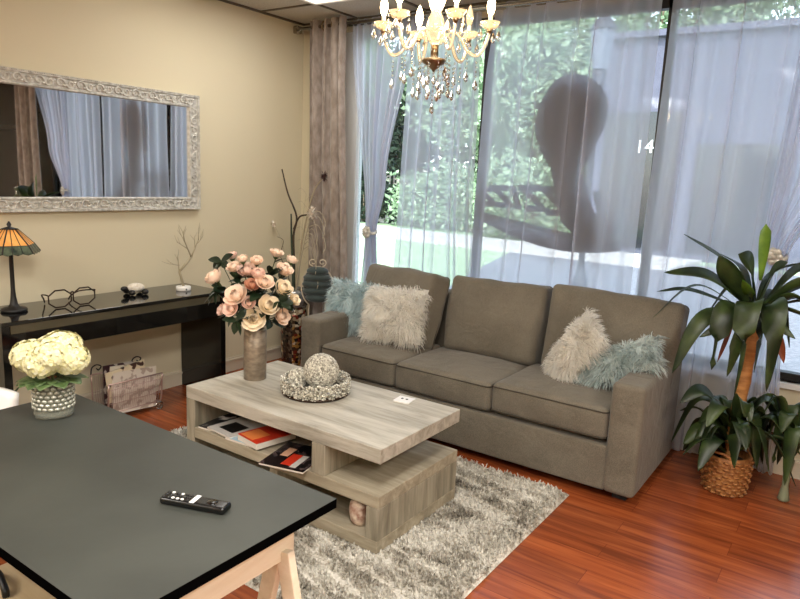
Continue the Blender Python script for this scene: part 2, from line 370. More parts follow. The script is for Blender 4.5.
def bez(pts, n=16):
    """Catmull-Rom through points"""
    P = [Vector(p) for p in pts]; P = [P[0]*2-P[1]]+P+[P[-1]*2-P[-2]]; out = []
    seg = len(P)-3
    for i in range(seg):
        a, b, c, d = P[i:i+4]
        for k in range(n//seg+1):
            t = k/(n//seg+1)
            out.append(.5*((2*b)+(-a+c)*t+(2*a-5*b+4*c-d)*t*t+(-a+3*b-3*c+d)*t**3))
    out.append(P[-2]); return out
def rounded(d, r, n=10, puff=(0, 0, 0), seed=0, amp=0, tilt=None):
    """rounded box mesh data centred at the origin, with puffed faces"""
    mb = MB(); hx, hy, hz = [a/2 for a in d]
    ax = [(0, 1, 2, 1), (0, 1, 2, -1), (1, 2, 0, 1), (1, 2, 0, -1), (2, 0, 1, 1), (2, 0, 1, -1)]
    hd = (hx, hy, hz)
    # parameter list denser near the edges
    def par(h, rr):
        e = [-1, -.93, -.8, -.6] if rr/h < .5 else [-1, -.85, -.65]
        inner = [-1+2*i/n for i in range(1, n)]
        edge = [-1+ (rr/h)*t for t in (0, .15, .4, .75, 1)]
        L = edge+[x for x in inner if abs(x) < 1-rr/h-.02]+[-x for x in edge[::-1]]
        return L
    for (a, b, c, sg) in ax:
        A = par(hd[a], min(r, hd[a]*.98)); B = par(hd[b], min(r, hd[b]*.98))
        vs = []
        for vv in B:
            for uu in A:
                p = [0, 0, 0]; p[a] = uu*hd[a]; p[b] = vv*hd[b]; p[c] = sg*hd[c]
                q = [max(-(hd[i]-min(r, hd[i])), min(hd[i]-min(r, hd[i]), p[i])) for i in range(3)]
                dv = Vector(p)-Vector(q)
                if dv.length > 1e-9: p2 = Vector(q)+dv.normalized()*min(r, hd[a], hd[b], hd[c])*1.0
                else: p2 = Vector(p)
                nx = [p2[i]/hd[i] for i in range(3)]
                for i in range(3):
                    o1, o2 = [(1, 2), (0, 2), (0, 1)][i]
                    p2[i] += math.copysign(1, nx[i])*min(1, abs(nx[i])*1.0)*puff[i]*max(0, 1-nx[o1]**2)**.8*max(0, 1-nx[o2]**2)**.8
                if amp:
                    p2 += noise.noise_vector(p2*5+Vector((seed, seed*2, 0)))*amp
                vs.append(p2)
        nu = len(A); nv = len(B)
        fs = [(j*nu+i, j*nu+i+1, (j+1)*nu+i+1, (j+1)*nu+i) for j in range(nv-1) for i in range(nu-1)]
        if sg < 0: fs = [f[::-1] for f in fs]
        mb.add(vs, fs)
    return mb
def weld(o, d=.0005):
    md = o.modifiers.new('weld', 'WELD'); md.merge_threshold = d; return o

# ------------------------------------------------------------------ the setting
struct('floor', MB().span((0, -6.6, -.1), (6.2, 0.0, 0)), M['floor'])
struct('wall_left', MB().span((-.15, -6.6, 0), (0, .15, H+.1)), M['wall'])
struct('wall_right', MB().span((6.2, -6.6, 0), (6.35, .15, H+.1)), M['wall'])
struct('wall_front', MB().span((0, -6.75, 0), (6.2, -6.6, H+.1)), M['wall'])
WX0, WX1, SILL, HEAD = .30, 4.56, .53, 2.61
DX0, DX1 = 4.62, 5.72
wb = MB()
wb.span((0, 0, 0), (WX0, .15, H+.1)); wb.span((WX0, 0, 0), (WX1, .15, SILL)); wb.span((WX0, 0, HEAD), (WX1, .15, H+.1))
wb.span((WX1, 0, 0), (DX0, .15, H+.1)); wb.span((DX0, 0, 2.6), (DX1, .15, H+.1)); wb.span((DX1, 0, 0), (6.2, .15, H+.1))
struct('wall_back', wb, M['wall'])
struct('ceiling', MB().span((0, -6.6, H), (6.2, 0, H+.1)), M['ceil'])
# ceiling T-bar grid
g = MB(); ys = [-.4733-.61*i for i in range(0, 11)]; xs = [.5505+.61*i for i in range(0, 10)]
for y in ys:
    if y > -6.6: g.span((0, y-.012, H-.007), (6.2, y+.012, H-.0005))
for x in xs:
    if x < 6.2: g.span((x-.012, -6.6, H-.0072), (x+.012, 0, H-.0004))
g.span((0, -6.6, H-.012), (.022, 0, H-.0003)); g.span((0, -.022, H-.012), (6.2, 0, H-.0003))
struct('trim_1', g, M['grid'])
b = MB(); b.span((0, -6.6, 0), (.012, 0, .085)); b.span((0, -6.6, .085), (.02, 0, .097)); b.span((0, -6.6, .097), (.008, 0, .11))
struct('baseboard_left', b, M['trimpaint'])
b = MB(); b.span((.02, -.012, 0), (DX0, 0, .085)); b.span((.02, -.018, .085), (DX0, 0, .097)); b.span((.02, -.008, .097), (DX0, 0, .11))
struct('baseboard_back', b, M['trimpaint'])
# window
fr = MB()
MX = [.54, 1.65, 2.82, 3.99, WX1-.02]
for x in MX[1:]: fr.span((x-.022, .03, SILL), (x+.022, .09, HEAD))
fr.span((WX0, .03, HEAD-.05), (WX1, .09, HEAD)); fr.span((WX0, .03, SILL), (WX1, .09, SILL+.045))
win = struct('window_1', fr, M['dark'])
MB().span((WX0, .02, SILL+.001), (.555, .1, HEAD-.001)).build('jamb', M['sillwhite'], win)
gl = MB()
for a, b_ in zip(MX[:-1], MX[1:]): gl.span((a+.022, .056, SILL+.045), (b_-.022, .060, HEAD-.05))
gl.build('glass', M['glass'], win)
MB().span((WX0-.03, -.03, SILL-.03), (WX1+.03, .03, SILL)).build('sill', M['sillwhite'], win)
# glass door beside the window (seen in the mirror)
dr = MB(); dr.span((DX0, .03, 0), (DX0+.09, .09, 2.6)); dr.span((DX1-.09, .03, 0), (DX1, .09, 2.6)); dr.span((DX0, .03, 2.5), (DX1, .09, 2.6)); dr.span((DX0, .03, 0), (DX1, .09, .2)); dr.span((DX0, .03, 1.9), (DX1, .09, 1.95))
door = struct('door_1', dr, M['dark'])
MB().span((DX0+.09, .055, .2), (DX1-.09, .06, 2.5)).build('pane', M['bldgdark'], door)
MB().tube([(DX0+.14, .02, .85), (DX0+.14, -.03, .9), (DX0+.14, -.03, 1.2), (DX0+.14, .02, 1.25)], .012).build('door_handle', M['chrome'], door)
# ceiling light panels
for i, (x, y) in enumerate(panels):
    t = empty('ceiling_light', (x, y, H-.02), ['bright recessed ceiling light panel near the window corner, cut by the top of the photo', 'recessed ceiling light panel above the right end of the desk', 'recessed ceiling light panel behind the viewer on the left', 'recessed ceiling light panel right of the chandelier', 'recessed ceiling light panel behind the viewer on the right'][i], 'ceiling light', 'recessed ceiling light panels')
    f_ = MB(); sx, sy = .585, 1.195
    f_.span((-sx/2, -sy/2, 0), (sx/2, -sy/2+.02, .019)); f_.span((-sx/2, sy/2-.02, 0), (sx/2, sy/2, .019)); f_.span((-sx/2, -sy/2, 0), (-sx/2+.02, sy/2, .019)); f_.span((sx/2-.02, -sy/2, 0), (sx/2, sy/2, .019))
    f_.build('frame', M['white'], t)
    MB().span((-sx/2+.02, -sy/2+.02, .006), (sx/2-.02, sy/2-.02, .014)).build('diffuser', M['diffuser' if PANEL_K[i] > .5 else 'dimdiffuser'], t)
    a = area('panel_light', (x, y, H-.03), .5, 1.1, PANEL_W*PANEL_K[i])

# ------------------------------------------------------------------ outside
GZ = -.05
def slab(name, x0, y0, x1, y1, z, m_): return struct(name, MB().span((x0, y0, z-.2), (x1, y1, z)), m_)
slab('trim_2', -60, .16, 60, 120, GZ, M['grass'])
pv = MB(); pv.add([(-1.6, 6.0, GZ+.02), (14, 2.6, GZ+.02), (14, .2, GZ+.02), (1.0, .2, GZ+.02), (-.6, 3.0, GZ+.02), (-1.6, 6.0, GZ-.05), (14, 2.6, GZ-.05), (14, .2, GZ-.05), (1.0, .2, GZ-.05), (-.6, 3.0, GZ-.05)],
       [(0, 1, 2, 3, 4)[::-1], (5, 6, 7, 8, 9), (0, 5, 9, 4)[::-1], (1, 6, 5, 0)[::-1]], False)
pv.add([(-1.6, 6.0, GZ+.021), (14, 2.6, GZ+.021), (14, 11, GZ+.021), (-3, 11, GZ+.021)], [(0, 1, 2, 3)], False)
struct('trim_3', pv, M['shaded_pave'])  # pavement in shade, the shade put into its blue-grey colour
struct('trim_4', MB().box((-9, 11.2, GZ+.03), (20, 2.2, .1), Matrix.Rotation(R(-4), 3, 'Z')), M['pave'])
struct('trim_5', MB().box((-9, 15.5, GZ+.06), (24, 2.2, .12), Matrix.Rotation(R(-3), 3, 'Z')), M['pave'])
def text(s, size, m_, name, parent=None, loc=(0, 0, 0), rot=(0, 0, 0), mirror=False, extrude=.001, shear=0, align='CENTER', space=1, bold=0):
    cu = bpy.data.curves.new('t', 'FONT'); cu.body = s; cu.size = size; cu.extrude = extrude; cu.shear = shear; cu.align_x = align; cu.space_character = space; cu.offset = bold
    to = bpy.data.objects.new('t', cu); col.objects.link(to)
    dg = bpy.context.evaluated_depsgraph_get(); me = bpy.data.meshes.new_from_object(to.evaluated_get(dg))
    bpy.data.objects.remove(to); 
    if mirror:
        for v in me.vertices: v.co.x *= -1
        me.flip_normals()
    me.materials.clear(); me.materials.append(m_)
    o = bpy.data.objects.new(name, me); col.objects.link(o); o.location = loc; o.rotation_euler = rot
    if parent is not None: o.parent = parent
    return o
# neighbouring building, parallel to the window
bd = empty('building', (3.5, 12.0, GZ), 'large flat-roofed blue-grey building across the path outside the window', 'building')
bb = MB(); bb.span((-5.2, 0, 0), (-.2, 8, 4.92)); bb.build('wall', M['bldg'], bd)
rr = MB(); rr.span((-5.35, -.15, 4.92), (-.05, 8.1, 5.06)); rr.build('roof', M['bldg'], bd)
ww = MB(); ww.span((-5.0, -.05, .2), (-3.3, .02, 3.3)); ww.build('window', M['bldgdark'], bd)
ww = MB(); ww.span((-2.9, -.05, .2), (-1.0, .02, 2.6)); ww.build('window', M['bldgdark'], bd)
text('1', .42, M['whitevinyl'], 'house_number', bd, (-4.15, -.055, 2.38), (PI/2, 0, 0)); text('4', .42, M['whitevinyl'], 'house_number', bd, (-3.93, -.055, 2.38), (PI/2, 0, 0))
def leafcloud(name, m_, c, rad, n, size, seed, parent):
    rnd = np.random.RandomState(seed); N = n
    d = rnd.normal(size=(N, 3)); d /= np.linalg.norm(d, axis=1)[:, None]
    r = rnd.uniform(.45, 1, N)**.6
    lump = 1+.25*np.sin(d[:, 0]*5+seed)*np.cos(d[:, 2]*4+seed*2)+.15*np.sin(d[:, 1]*9+seed)
    p = d*(r*lump)[:, None]*np.array(rad)+np.array(c)
    a = rnd.normal(size=(N, 3)); a /= np.linalg.norm(a, axis=1)[:, None]
    b_ = np.cross(a, rnd.normal(size=(N, 3))); b_ /= np.linalg.norm(b_, axis=1)[:, None]
    s = size*rnd.uniform(.6, 1.3, N)[:, None]
    v = np.stack([p-a*s, p+b_*s*.5, p+a*s, p-b_*s*.5], 1).reshape(-1, 3)
    mb = MB(); mb.v = [tuple(q) for q in v]; mb.f = [(4*i, 4*i+1, 4*i+2, 4*i+3) for i in range(N)]; mb.mi = [0]*N; mb.sm = [False]*N
    return mb.build(name, m_, parent)
def tree(x, y, h, rad, m_, seed, label, n=3500, size=.16, trunk=True):
    t = empty('tree' if trunk else 'shrub', (x, y, GZ), label, 'tree' if trunk else 'shrub', 'trees and shrubs outside the window')
    leafcloud('crown' if trunk else 'foliage', m_, (0, 0, h), rad, n, size, seed, t)
    mb = MB(); rr_ = .16 if trunk else .05; rnd = random.Random(seed)
    if trunk:
        mb.tube(bez([(0, 0, 0), (.1, 0, h*.4), (-.05, .1, h)], 8), [rr_*(1-.08*i) for i in range(len(bez([(0, 0, 0), (.1, 0, h*.4), (-.05, .1, h)], 8)))], 8)
        for k in range(5):
            a = rnd.uniform(0, 6.28); mb.tube([(0, 0, h*.5), (math.cos(a)*rad[0]*.3, math.sin(a)*rad[1]*.3, h*.8), (math.cos(a)*rad[0]*.6, math.sin(a)*rad[1]*.6, h*1.05)], [.07, .05, .03], 6)
    else:
        for k in range(6):
            a = rnd.uniform(0, 6.28); mb.tube([(0, 0, 0), (math.cos(a)*rad[0]*.4, math.sin(a)*rad[1]*.4, h)], [.03, .015], 5)
    mb.build('trunk' if trunk else 'branches', M['bark'], t)
T = [(-14, 17, 4.6, (3.2, 3, 2.6), 'tree2', 'dark leafy tree left of the lawn, seen in the gap beside the tied-back sheer'),
     (-8.5, 19, 5.2, (3.4, 3, 3.0), 'tree', 'pale green tree behind the lawn, left of the chandelier crystals'),
     (-5.3, 17, 4.6, (2.5, 2, 2.4), 'tree', 'sunlit green tree directly left of the dark round window decal'),
     (-9.8, 23, 8.5, (4, 3, 3.6), 'tree', 'tall pale tree whose top shows above the chandelier bulbs'),
     (-3.8, 24, 8.4, (3.6, 3, 3.2), 'tree', 'tall tree rising above the dark round window decal'),
     (1.0, 24, 9.0, (3.4, 2.5, 3.0), 'tree', 'tall tree showing over the flat roof of the building'),
     (7.3, 13.5, 5.0, (2.4, 2.4, 2.8), 'tree', 'pale branchy tree at the right end of the building'),
     (-11.9, 16.8, 2.3, (1.9, 1.4, 2.6), 'tree3', 'dark evergreen in the gap behind the white window lettering'),
     (-18, 26, 8, (5, 3, 5), 'tree2', 'tall dark tree at the far left of the window view')]
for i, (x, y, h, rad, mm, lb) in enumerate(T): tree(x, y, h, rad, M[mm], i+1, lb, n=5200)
S = [(-10.4, 14.2, 1.0, (2.2, .9, 1.15), 'tree3', 'low dark shrub at the left end of the planting behind the path'),
     (-7.4, 14.0, .9, (1.9, .9, 1.1), 'tree', 'green shrub behind the path, below the pale green tree'),
     (-3.9, 13.0, 1.1, (1.6, .9, 1.3), 'tree', 'sunlit shrub behind the lettering of the window decal'),
     (8.6, 9.5, .8, (1.8, 1.2, .9), 'tree2', 'shrub beyond the gravel at the far right of the window')]
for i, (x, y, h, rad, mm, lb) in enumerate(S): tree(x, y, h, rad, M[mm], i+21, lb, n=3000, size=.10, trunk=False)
for i, (x, y, z, rx, rz_, lb) in enumerate([(-20, 32, 4.2, 9, 5.5, 'dense dark tree belt at the far left behind the lawn'), (-6, 33, 4.6, 8, 6, 'dense dark tree belt behind the lawn, left of the building'), (8, 34, 4.2, 9, 5.5, 'dense tree belt behind the building')]):
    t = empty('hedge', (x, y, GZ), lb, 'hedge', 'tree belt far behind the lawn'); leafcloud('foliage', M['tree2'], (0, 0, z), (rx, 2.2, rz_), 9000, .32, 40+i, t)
    mb = MB()
    for k in range(7): mb.tube([(-rx*.8+k*rx*.26, 0, 0), (-rx*.8+k*rx*.26+.2, .2, z)], [.2, .1], 6)
    mb.build('trunks', M['bark'], t)
t = empty('hedge', (17, 13, GZ), 'added leafy screen far to the right, covering bright sky in the wall mirror', 'hedge'); leafcloud('foliage', M['tree2'], (0, 0, 4), (6, 8, 7), 12000, .36, 77, t)  # added foliage that hides bright sky from the mirror
MB().tube([(0, 0, 0), (.1, 0, 4)], [.3, .15], 8).build('trunk', M['bark'], t)
# street lamp
sl = empty('street_lamp', (.68, 5.0, GZ), 'dark iron street lamp with a glass lantern outside the window', 'street lamp')
mb = MB(); mb.lathe([(.12, 0), (.12, .25), (.07, .35), (.045, .5), (.045, 2.6), (.07, 2.66), (.05, 2.72), (.1, 3.1)], n=12); mb.build('post', M['lampmetal'], sl)
mb = MB(); mb.lathe([(.10, 3.12), (.17, 3.62)], n=6, smooth=False); mb.build('lantern', M['lampglass'], sl)
mb = MB(); mb.lathe([(.2, 3.62), (.12, 3.74), (.04, 3.82), (.03, 3.9), (.005, 3.95)], n=6, smooth=False); mb.build('cap', M['lampmetal'], sl)

# decals on the glass
dc = empty('window_decal', (2.26, .052, 1.9), 'dark round head silhouette decal with mirrored script lettering on the window glass', 'window decal')
def poly(pts, y0=-.0015, y1=0.0015):
    n = len(pts); mb = MB(); mb.add([(x, y0, z) for x, z in pts]+[(x, y1, z) for x, z in pts], [tuple(range(n)), tuple(range(n, 2*n))[::-1]]+[(i, i+n, (i+1) % n+n, (i+1) % n) for i in range(n)], False); return mb
pts = []
for i in range(48):
    a = 2*PI*i/48; x = .235*math.cos(a); z = .06+.27*math.sin(a)
    if math.sin(a) < -.6: z -= .10*(-math.sin(a)-.6)/.4
    x += .012*math.sin(3*a); pts.append((x, z))
poly(pts).build('silhouette', M['decal'], dc)
neck = [(-.12, -.2), (.08, -.22), (.14, -.36), (.2, -.5), (.32, -.66), (.30, -.74), (.12, -.70), (.0, -.60), (-.05, -.45)]
poly(neck[::-1], -.0012, .0012).build('neck', M['decal'], dc)
for i_, (chh, xx, zz, sz) in enumerate([('J', .40, -.60, .26), ('A', .26, -.585, .25), ('Z', .10, -.575, .25), ('Z', -.06, -.56, .23), ('I', -.19, -.55, .20), ('Z', -.29, -.545, .19), ('Z', -.41, -.545, .17)]):
    text(chh, sz, M['decal'], 'letter', dc, (xx-.12, .0, zz+.025), (PI/2, R(-4), 0), True, .001, .3, bold=.011)
sw = []; top = []; bot = []
for i in range(20):
    t = i/19; x = -.60+1.0*t; z = -.60-.04*t-.10*math.sin(t*2.2); th = .03+.035*math.sin(PI*t)
    top.append((x, z+th)); bot.append((x, z-th))
poly(bot+top[::-1]).build('swoosh', M['decal'], dc)
lt = empty('window_lettering', (.94, .054, 1.485), 'white mirrored lettering on the window glass beside the tied-back left sheer', 'window lettering')
for chh, xx in (('P', -.085), ('d', -.02), ('n', .035), ('a', .088)): text(chh, .095, M['whitevinyl'], 'letter', lt, (xx, 0, 0), (PI/2, 0, 0), True)
# ------------------------------------------------------------------ curtains
def curtain(name, label, xl, xr, z0, z1, m_, waves, amp, yc=-.115, seed=0, group=None, nz=40, sharp=1.0):
    """xl, xr: functions of height t (0 bottom .. 1 top)"""
    nx = waves*10; mb = MB(); rnd = random.Random(seed)
    ph = [rnd.uniform(-.5, .5) for _ in range(waves+2)]; am = [rnd.uniform(.35, 1.45) for _ in range(waves+2)]
    def fn(u, t):
        a, b_ = xl(t), xr(t); k = u*waves; i = int(k); s = math.sin(2*PI*k+ph[i]*.6*math.sin(PI*(k-i)))
        wd = abs(b_-a); A = amp*(am[i]*(1-(k-i))+am[i+1]*(k-i))
        A *= (.6+.4*min(1, 1))
        x = a+(b_-a)*(u+(.034*math.sin(u*19+seed*1.7+t*.8)+.022*math.sin(u*41+seed))*math.sin(PI*u))
        y = yc+A*(s if sharp == 1 else math.copysign(abs(s)**sharp, s))+.006*math.sin(t*7+u*9+seed)
        return (x, y, z0+(z1-z0)*t)
    mb.grid(fn, nx, nz); o = mb.build(name, m_)
    return tag(o, label, 'curtain', group)
def lerp(keys):
    def f(t):
        for (a, va), (b_, vb) in zip(keys[:-1], keys[1:]):
            if t <= b_:
                s = (t-a)/(b_-a) if b_ > a else 0; s = s*s*(3-2*s) if True else s; return va+(vb-va)*s
        return keys[-1][1]
    return f
cst = lambda v: (lambda t: v)
SG = 'sheer white curtains on the window'
ZT = 2.668; Z0 = .02
def th(z): return (z-Z0)/(ZT-Z0)
curtain('drape', 'taupe textured drape with metal eyelets at the left end of the window', lerp([(0, .25), (1, .205)]), lerp([(0, .66), (1, .565)]), .02, 2.68, M['taupe'], 4, .04, -.15, 3, 'taupe drapes')
curtain('drape', 'taupe textured drape at the right end of the window, seen in the mirror', lerp([(0, 3.93), (1, 3.95)]), lerp([(0, 4.33), (1, 4.35)]), .02, 2.68, M['taupe'], 4, .04, -.15, 5, 'taupe drapes')
curtain('sheer_curtain', 'leftmost sheer curtain, tied back beside the taupe drape', lerp([(0, .66), (th(1.12), .745), (1, .57)]), lerp([(0, .98), (th(1.12), .85), (th(1.5), .93), (1, 1.13)]), Z0, ZT, M['sheer'], 8, .022, -0.078, 11, SG, nz=60)
curtain('sheer_curtain', 'sheer curtain hanging behind the chandelier crystals, second from the left', lerp([(0, 1.0), (1, 1.08)]), lerp([(0, 1.76), (.6, 1.66), (1, 1.64)]), Z0, ZT, M['sheer'], 7, .022, -0.068, 12, SG)
curtain('sheer_curtain', 'sheer curtain in front of the dark round window decal', lerp([(0, 1.64), (.8, 1.70), (1, 1.74)]), cst(2.785), Z0, ZT, M['sheer'], 7, .026, -0.073, 13, SG)
curtain('sheer_curtain', 'sheer curtain right of the dark gap, reflecting the chandelier bulbs', lerp([(0, 2.80), (1, 2.84)]), lerp([(0, 3.5), (1, 3.56)]), Z0, ZT, M['sheer'], 6, .024, -0.068, 14, SG)
curtain('sheer_curtain', 'rightmost sheer curtain, tied back behind the tall plant', lerp([(0, 3.40), (th(1.22), 3.45), (1, 3.50)]), lerp([(0, 3.66), (th(1.22), 3.58), (th(1.7), 3.82), (1, 4.12)]), Z0, ZT, M['sheer'], 8, .02, -0.083, 15, SG, nz=60)
rod = empty('curtain_rod', (0, -.12, 2.632), 'silver curtain rod with a square finial along the top of the window', 'curtain rod')
mb = MB(); mb.tube([(.15, .047, 0), (4.57, .047, 0)], .006, 8); mb.build('sheer_pole', M['chrome'], rod)
mb = MB(); mb.tube([(.06, -.02, 0), (4.62, -.02, 0)], .013, 12); mb.build('pole', M['chrome'], rod)
for x in (.045, 4.63):
    mb = MB(); mb.box((x, 0, 0), (.05, .05, .055)); mb.box((x, 0, 0), (.065, .035, .04)); mb.build('finial', M['chrome'], rod, bevel=.006)
for x in (.15, 4.57):
    mb = MB(); mb.tube([(x, 0, 0), (x, .06, 0), (x, .1195, 0)], .008, 8); mb.box((x, .115, 0), (.03, .008, .06)); mb.build('bracket', M['chrome'], rod)
for k in range(4):
    x = .25+.095*k
    mb = MB(); mb.tube([(x, -.02+.034*math.cos(a*PI/8), .034*math.sin(a*PI/8)) for a in range(16)], .006, 8, closed=True); mb.build('eyelet', M['brass'], rod)
def tieback(x, z, label, y=-.085):
    t = empty('curtain_tieback', (x, y, z), label, 'curtain tieback', 'curtain tiebacks')
    mb = MB(); mb.tube([(.06*math.cos(a*PI/10), .035*math.sin(a*PI/10), .01*math.sin(a*PI/5)) for a in range(20)], .006, 8, closed=True, flat=2); mb.build('band', M['silver'], t)
    mb = MB()
    for i in range(7):
        a = 2*PI*i/7; mb.ball((.025*math.cos(a), -.042, .03*math.sin(a)), .02, 8, sc=(1, .5, 1))
    mb.ball((0, -.05, 0), .018, 8); mb.build('flower', M['silver'], t)
tieback(.80, 1.12, 'silver flower tieback gathering the leftmost sheer curtain')
tieback(3.515, 1.22, 'silver flower tieback gathering the rightmost sheer curtain above the plant')

# ------------------------------------------------------------------ wall mirror
mi = empty('wall_mirror', (0.002, -1.99, 1.64), 'long wall mirror in an ornate silver carved frame', 'mirror')
L2, H2, FW = .935, .385, .085
MB().span((0, -L2+FW*.8, -H2+FW*.8), (.012, L2-FW*.8, H2-FW*.8)).build('mirror_glass', M['mirror'], mi)
def ring(prof, l2, h2):
    """prof: list of (inset, height) swept round a rectangle in the y-z plane"""
    mb = MB(); vs = []
    for ins, hh in prof:
        for sy, sz in ((-1, -1), (1, -1), (1, 1), (-1, 1)): vs.append((hh, sy*(l2-ins), sz*(h2-ins)))
    fs = []
    for i in range(len(prof)-1):
        for k in range(4): k2 = (k+1) % 4; fs.append((i*4+k, i*4+k2, (i+1)*4+k2, (i+1)*4+k))
    mb.add(vs, fs, False); return mb
ring([(0, 0), (0, .028), (.006, .034), (.014, .034), (.018, .024), (.066, .022), (.072, .03), (.08, .03), (.085, .012), (.085, 0)], L2, H2).build('frame', M['silver'], mi)
sc = MB()
def scroll(cx, cy, ang, s, flip):
    pts = []
    for i in range(22):
        t = i/21; a = t*4.6*PI/2; r = s*(1-t*.82)
        x = r*math.cos(a)*1.0; y = r*math.sin(a)*flip
        ca, sa = math.cos(ang), math.sin(ang); pts.append((.025, cx+x*ca-y*sa, cy+x*sa+y*ca))
    sc.tube(pts, [.0072*(1-.5*i/21) for i in range(22)], 5)
def runscroll(p0, p1, n, ang):
    for i in range(n):
        t = (i+.5)/n; cx = p0[0]+(p1[0]-p0[0])*t; cy = p0[1]+(p1[1]-p0[1])*t
        scroll(cx, cy, ang+(PI if i % 2 else 0), .028, 1 if i % 2 else 1)
        lx, ly = math.cos(ang), math.sin(ang)
        sc.ball((.026, cx+lx*.024-ly*(.012 if i % 2 else -.012), cy+ly*.024+lx*(.012 if i % 2 else -.012)), .009, 6, sc=(.7, 1.4, .8))
c_ = .042
runscroll((-L2+c_, H2-c_), (L2-c_, H2-c_), 30, 0); runscroll((-L2+c_, -H2+c_), (L2-c_, -H2+c_), 30, 0)
runscroll((L2-c_, -H2+.08), (L2-c_, H2-.08), 10, PI/2); runscroll((-L2+c_, -H2+.08), (-L2+c_, H2-.08), 10, PI/2)
sc.build('carving', M['silver'], mi)
bd_ = MB()
for i in range(150):
    y = -L2+.006+i*(2*L2-.012)/149
    for z in (-H2+.004, H2-.004): bd_.ball((.033, y, z), .0055, 5)
for i in range(60):
    z = -H2+.006+i*(2*H2-.012)/59
    for y in (-L2+.004, L2-.004): bd_.ball((.033, y, z), .0055, 5)
bd_.build('beading', M['silver'], mi)

# ------------------------------------------------------------------ console table
CY0, CY1, CD = -2.60, -1.176, .43
ct = empty('console_table', (.222, (CY0+CY1)/2, 0), 'long glossy black console table with slab ends under the mirror', 'console table')
cl = (CY1-CY0)/2; hx = CD/2
MB().span((-hx, -cl, .718), (hx, cl, .738)).build('tabletop', M['blackgloss'], ct, bevel=.002)
MB().span((-hx+.004, -cl+.04, .572), (hx-.004, cl-.04, .672)).build('drawer_box', M['blackgloss'], ct, bevel=.002)
MB().span((hx-.012, -cl+.045, .673), (hx-.006, cl-.045, .7165)).build('reflection_strip', mat('painted_reflection', (104, 98, 80), .2, metal=.5), ct)  # added strip, coloured like a pale reflection in the glossy black front
for s in (-1, 1):
    MB().span((-hx+.002, s*cl-(.04 if s > 0 else 0), 0), (hx-.002, s*cl+(.04 if s < 0 else 0), .717)).build('end_panel', M['blackgloss'], ct, bevel=.002)
# ------------------------------------------------------------------ on the console
tl = empty('table_lamp', (.19, -2.42, .738), 'small mission-style lamp with an amber and green leaded glass shade on the console', 'table lamp')
MB().lathe([(.062, 0), (.066, .008), (.06, .018), (.03, .024), (.02, .04), (.014, .08), (.011, .12), (.0105, .36), (.016, .365), (.005, .37), (.005, .46)], n=20).build('base', M['blackmatte'], tl)
sh = MB(); NS = 6; z_t, z_m, z_b = .443, .362, .322; r_t, r_m, r_b = .038, .118, .146
vsr = []
for kk in range(NS):
    a0 = R(20)+2*PI*kk/NS; a1 = a0+2*PI/NS
    for j in range(3):
        t0, t1 = j/3, (j+1)/3
        def P_(r, z, t): p0 = Vector((r*math.cos(a0), r*math.sin(a0), z)); p1 = Vector((r*math.cos(a1), r*math.sin(a1), z)); return p0.lerp(p1, t)
        sh.add([P_(r_t, z_t, t0), P_(r_t, z_t, t1), P_(r_m, z_m, t1), P_(r_m, z_m, t0)], [(0, 1, 2, 3)], False, 0)
        mid = (P_(r_b, z_b, t0)+P_(r_b, z_b, t1))/2+Vector((0, 0, -.008))
        sh.add([P_(r_m, z_m, t0), P_(r_m, z_m, t1), P_(r_b, z_b, t1), mid, P_(r_b, z_b, t0)], [(0, 1, 2, 3, 4)], False, 1)
sh.build('shade', [M['leadglass'], M['leadgreen']], tl, solid=.003)
ld = MB()
for kk in range(NS):
    a0 = R(20)+2*PI*kk/NS; a1 = a0+2*PI/NS
    for j in range(3):
        t0 = j/3
        def P_(r, z, t): p0 = Vector((r*math.cos(a0), r*math.sin(a0), z)); p1 = Vector((r*math.cos(a1), r*math.sin(a1), z)); return p0.lerp(p1, t)
        ld.tube([P_(r_t, z_t, t0), P_(r_m, z_m, t0), P_(r_b, z_b, t0)], .0042 if j == 0 else .003, 5)
    ld.tube([P_(r_m, z_m, 0), P_(r_m, z_m, 1)], .0025, 5); ld.tube([P_(r_t, z_t, 0), P_(r_t, z_t, 1)], .003, 5)
ld.lathe([(.045, .443), (.02, .452), (.008, .456), (.012, .468), (.006, .478), (.003, .484)], n=12)
ld.build('leading', M['blackmatte'], tl)
def octo(cx, cz, r, tilt):
    return [(cx+r*math.cos(a)*1.05, 0, cz+r*math.sin(a)*.78) for a in [PI/8+PI/4*i+tilt for i in range(8)]]
gs = empty('eyeglasses_ornament', (.27, -2.14, .7395), 'oversized brown wire eyeglasses ornament standing on the console', 'ornament', rz=R(90))
mb = MB(); mb.tube(octo(-.07, .052, .066, 0), .0045, 8, closed=True); mb.build('lens_frame', M['darkbronze'], gs)
mb = MB(); mb.tube(octo(.07, .052, .066, 0), .0045, 8, closed=True); mb.build('lens_frame', M['darkbronze'], gs)
mb = MB(); mb.tube(bez([(-.012, 0, .075), (0, -.005, .085), (.012, 0, .075)], 8), .0045, 8); mb.build('bridge', M['darkbronze'], gs)
for s in (-1, 1):
    mb = MB(); mb.tube(bez([(s*.135, 0, .075), (s*.14, .02, .078), (s*.11, .12, .06), (s*.08, .16, .03), (s*.07, .17, .006)], 14), .004, 8); mb.build('temple', M['darkbronze'], gs)
tu = empty('turtle_figurine', (.16, -1.665, .738), 'small white-shelled turtle figurine with dark flippers on the console', 'figurine', rz=R(80))
mb = MB(); mb.ball((0, 0, .042), .048, 20, sc=(1.15, .9, .62)); mb.build('shell', M['bonewhite'], tu)
mb = MB(); mb.ball((-.073, 0, .04), .02, 10, sc=(1.2, .8, .8)); mb.tube([(-.04, 0, .03), (-.07, 0, .038)], .012, 8); mb.build('head', M['blackmatte'], tu)
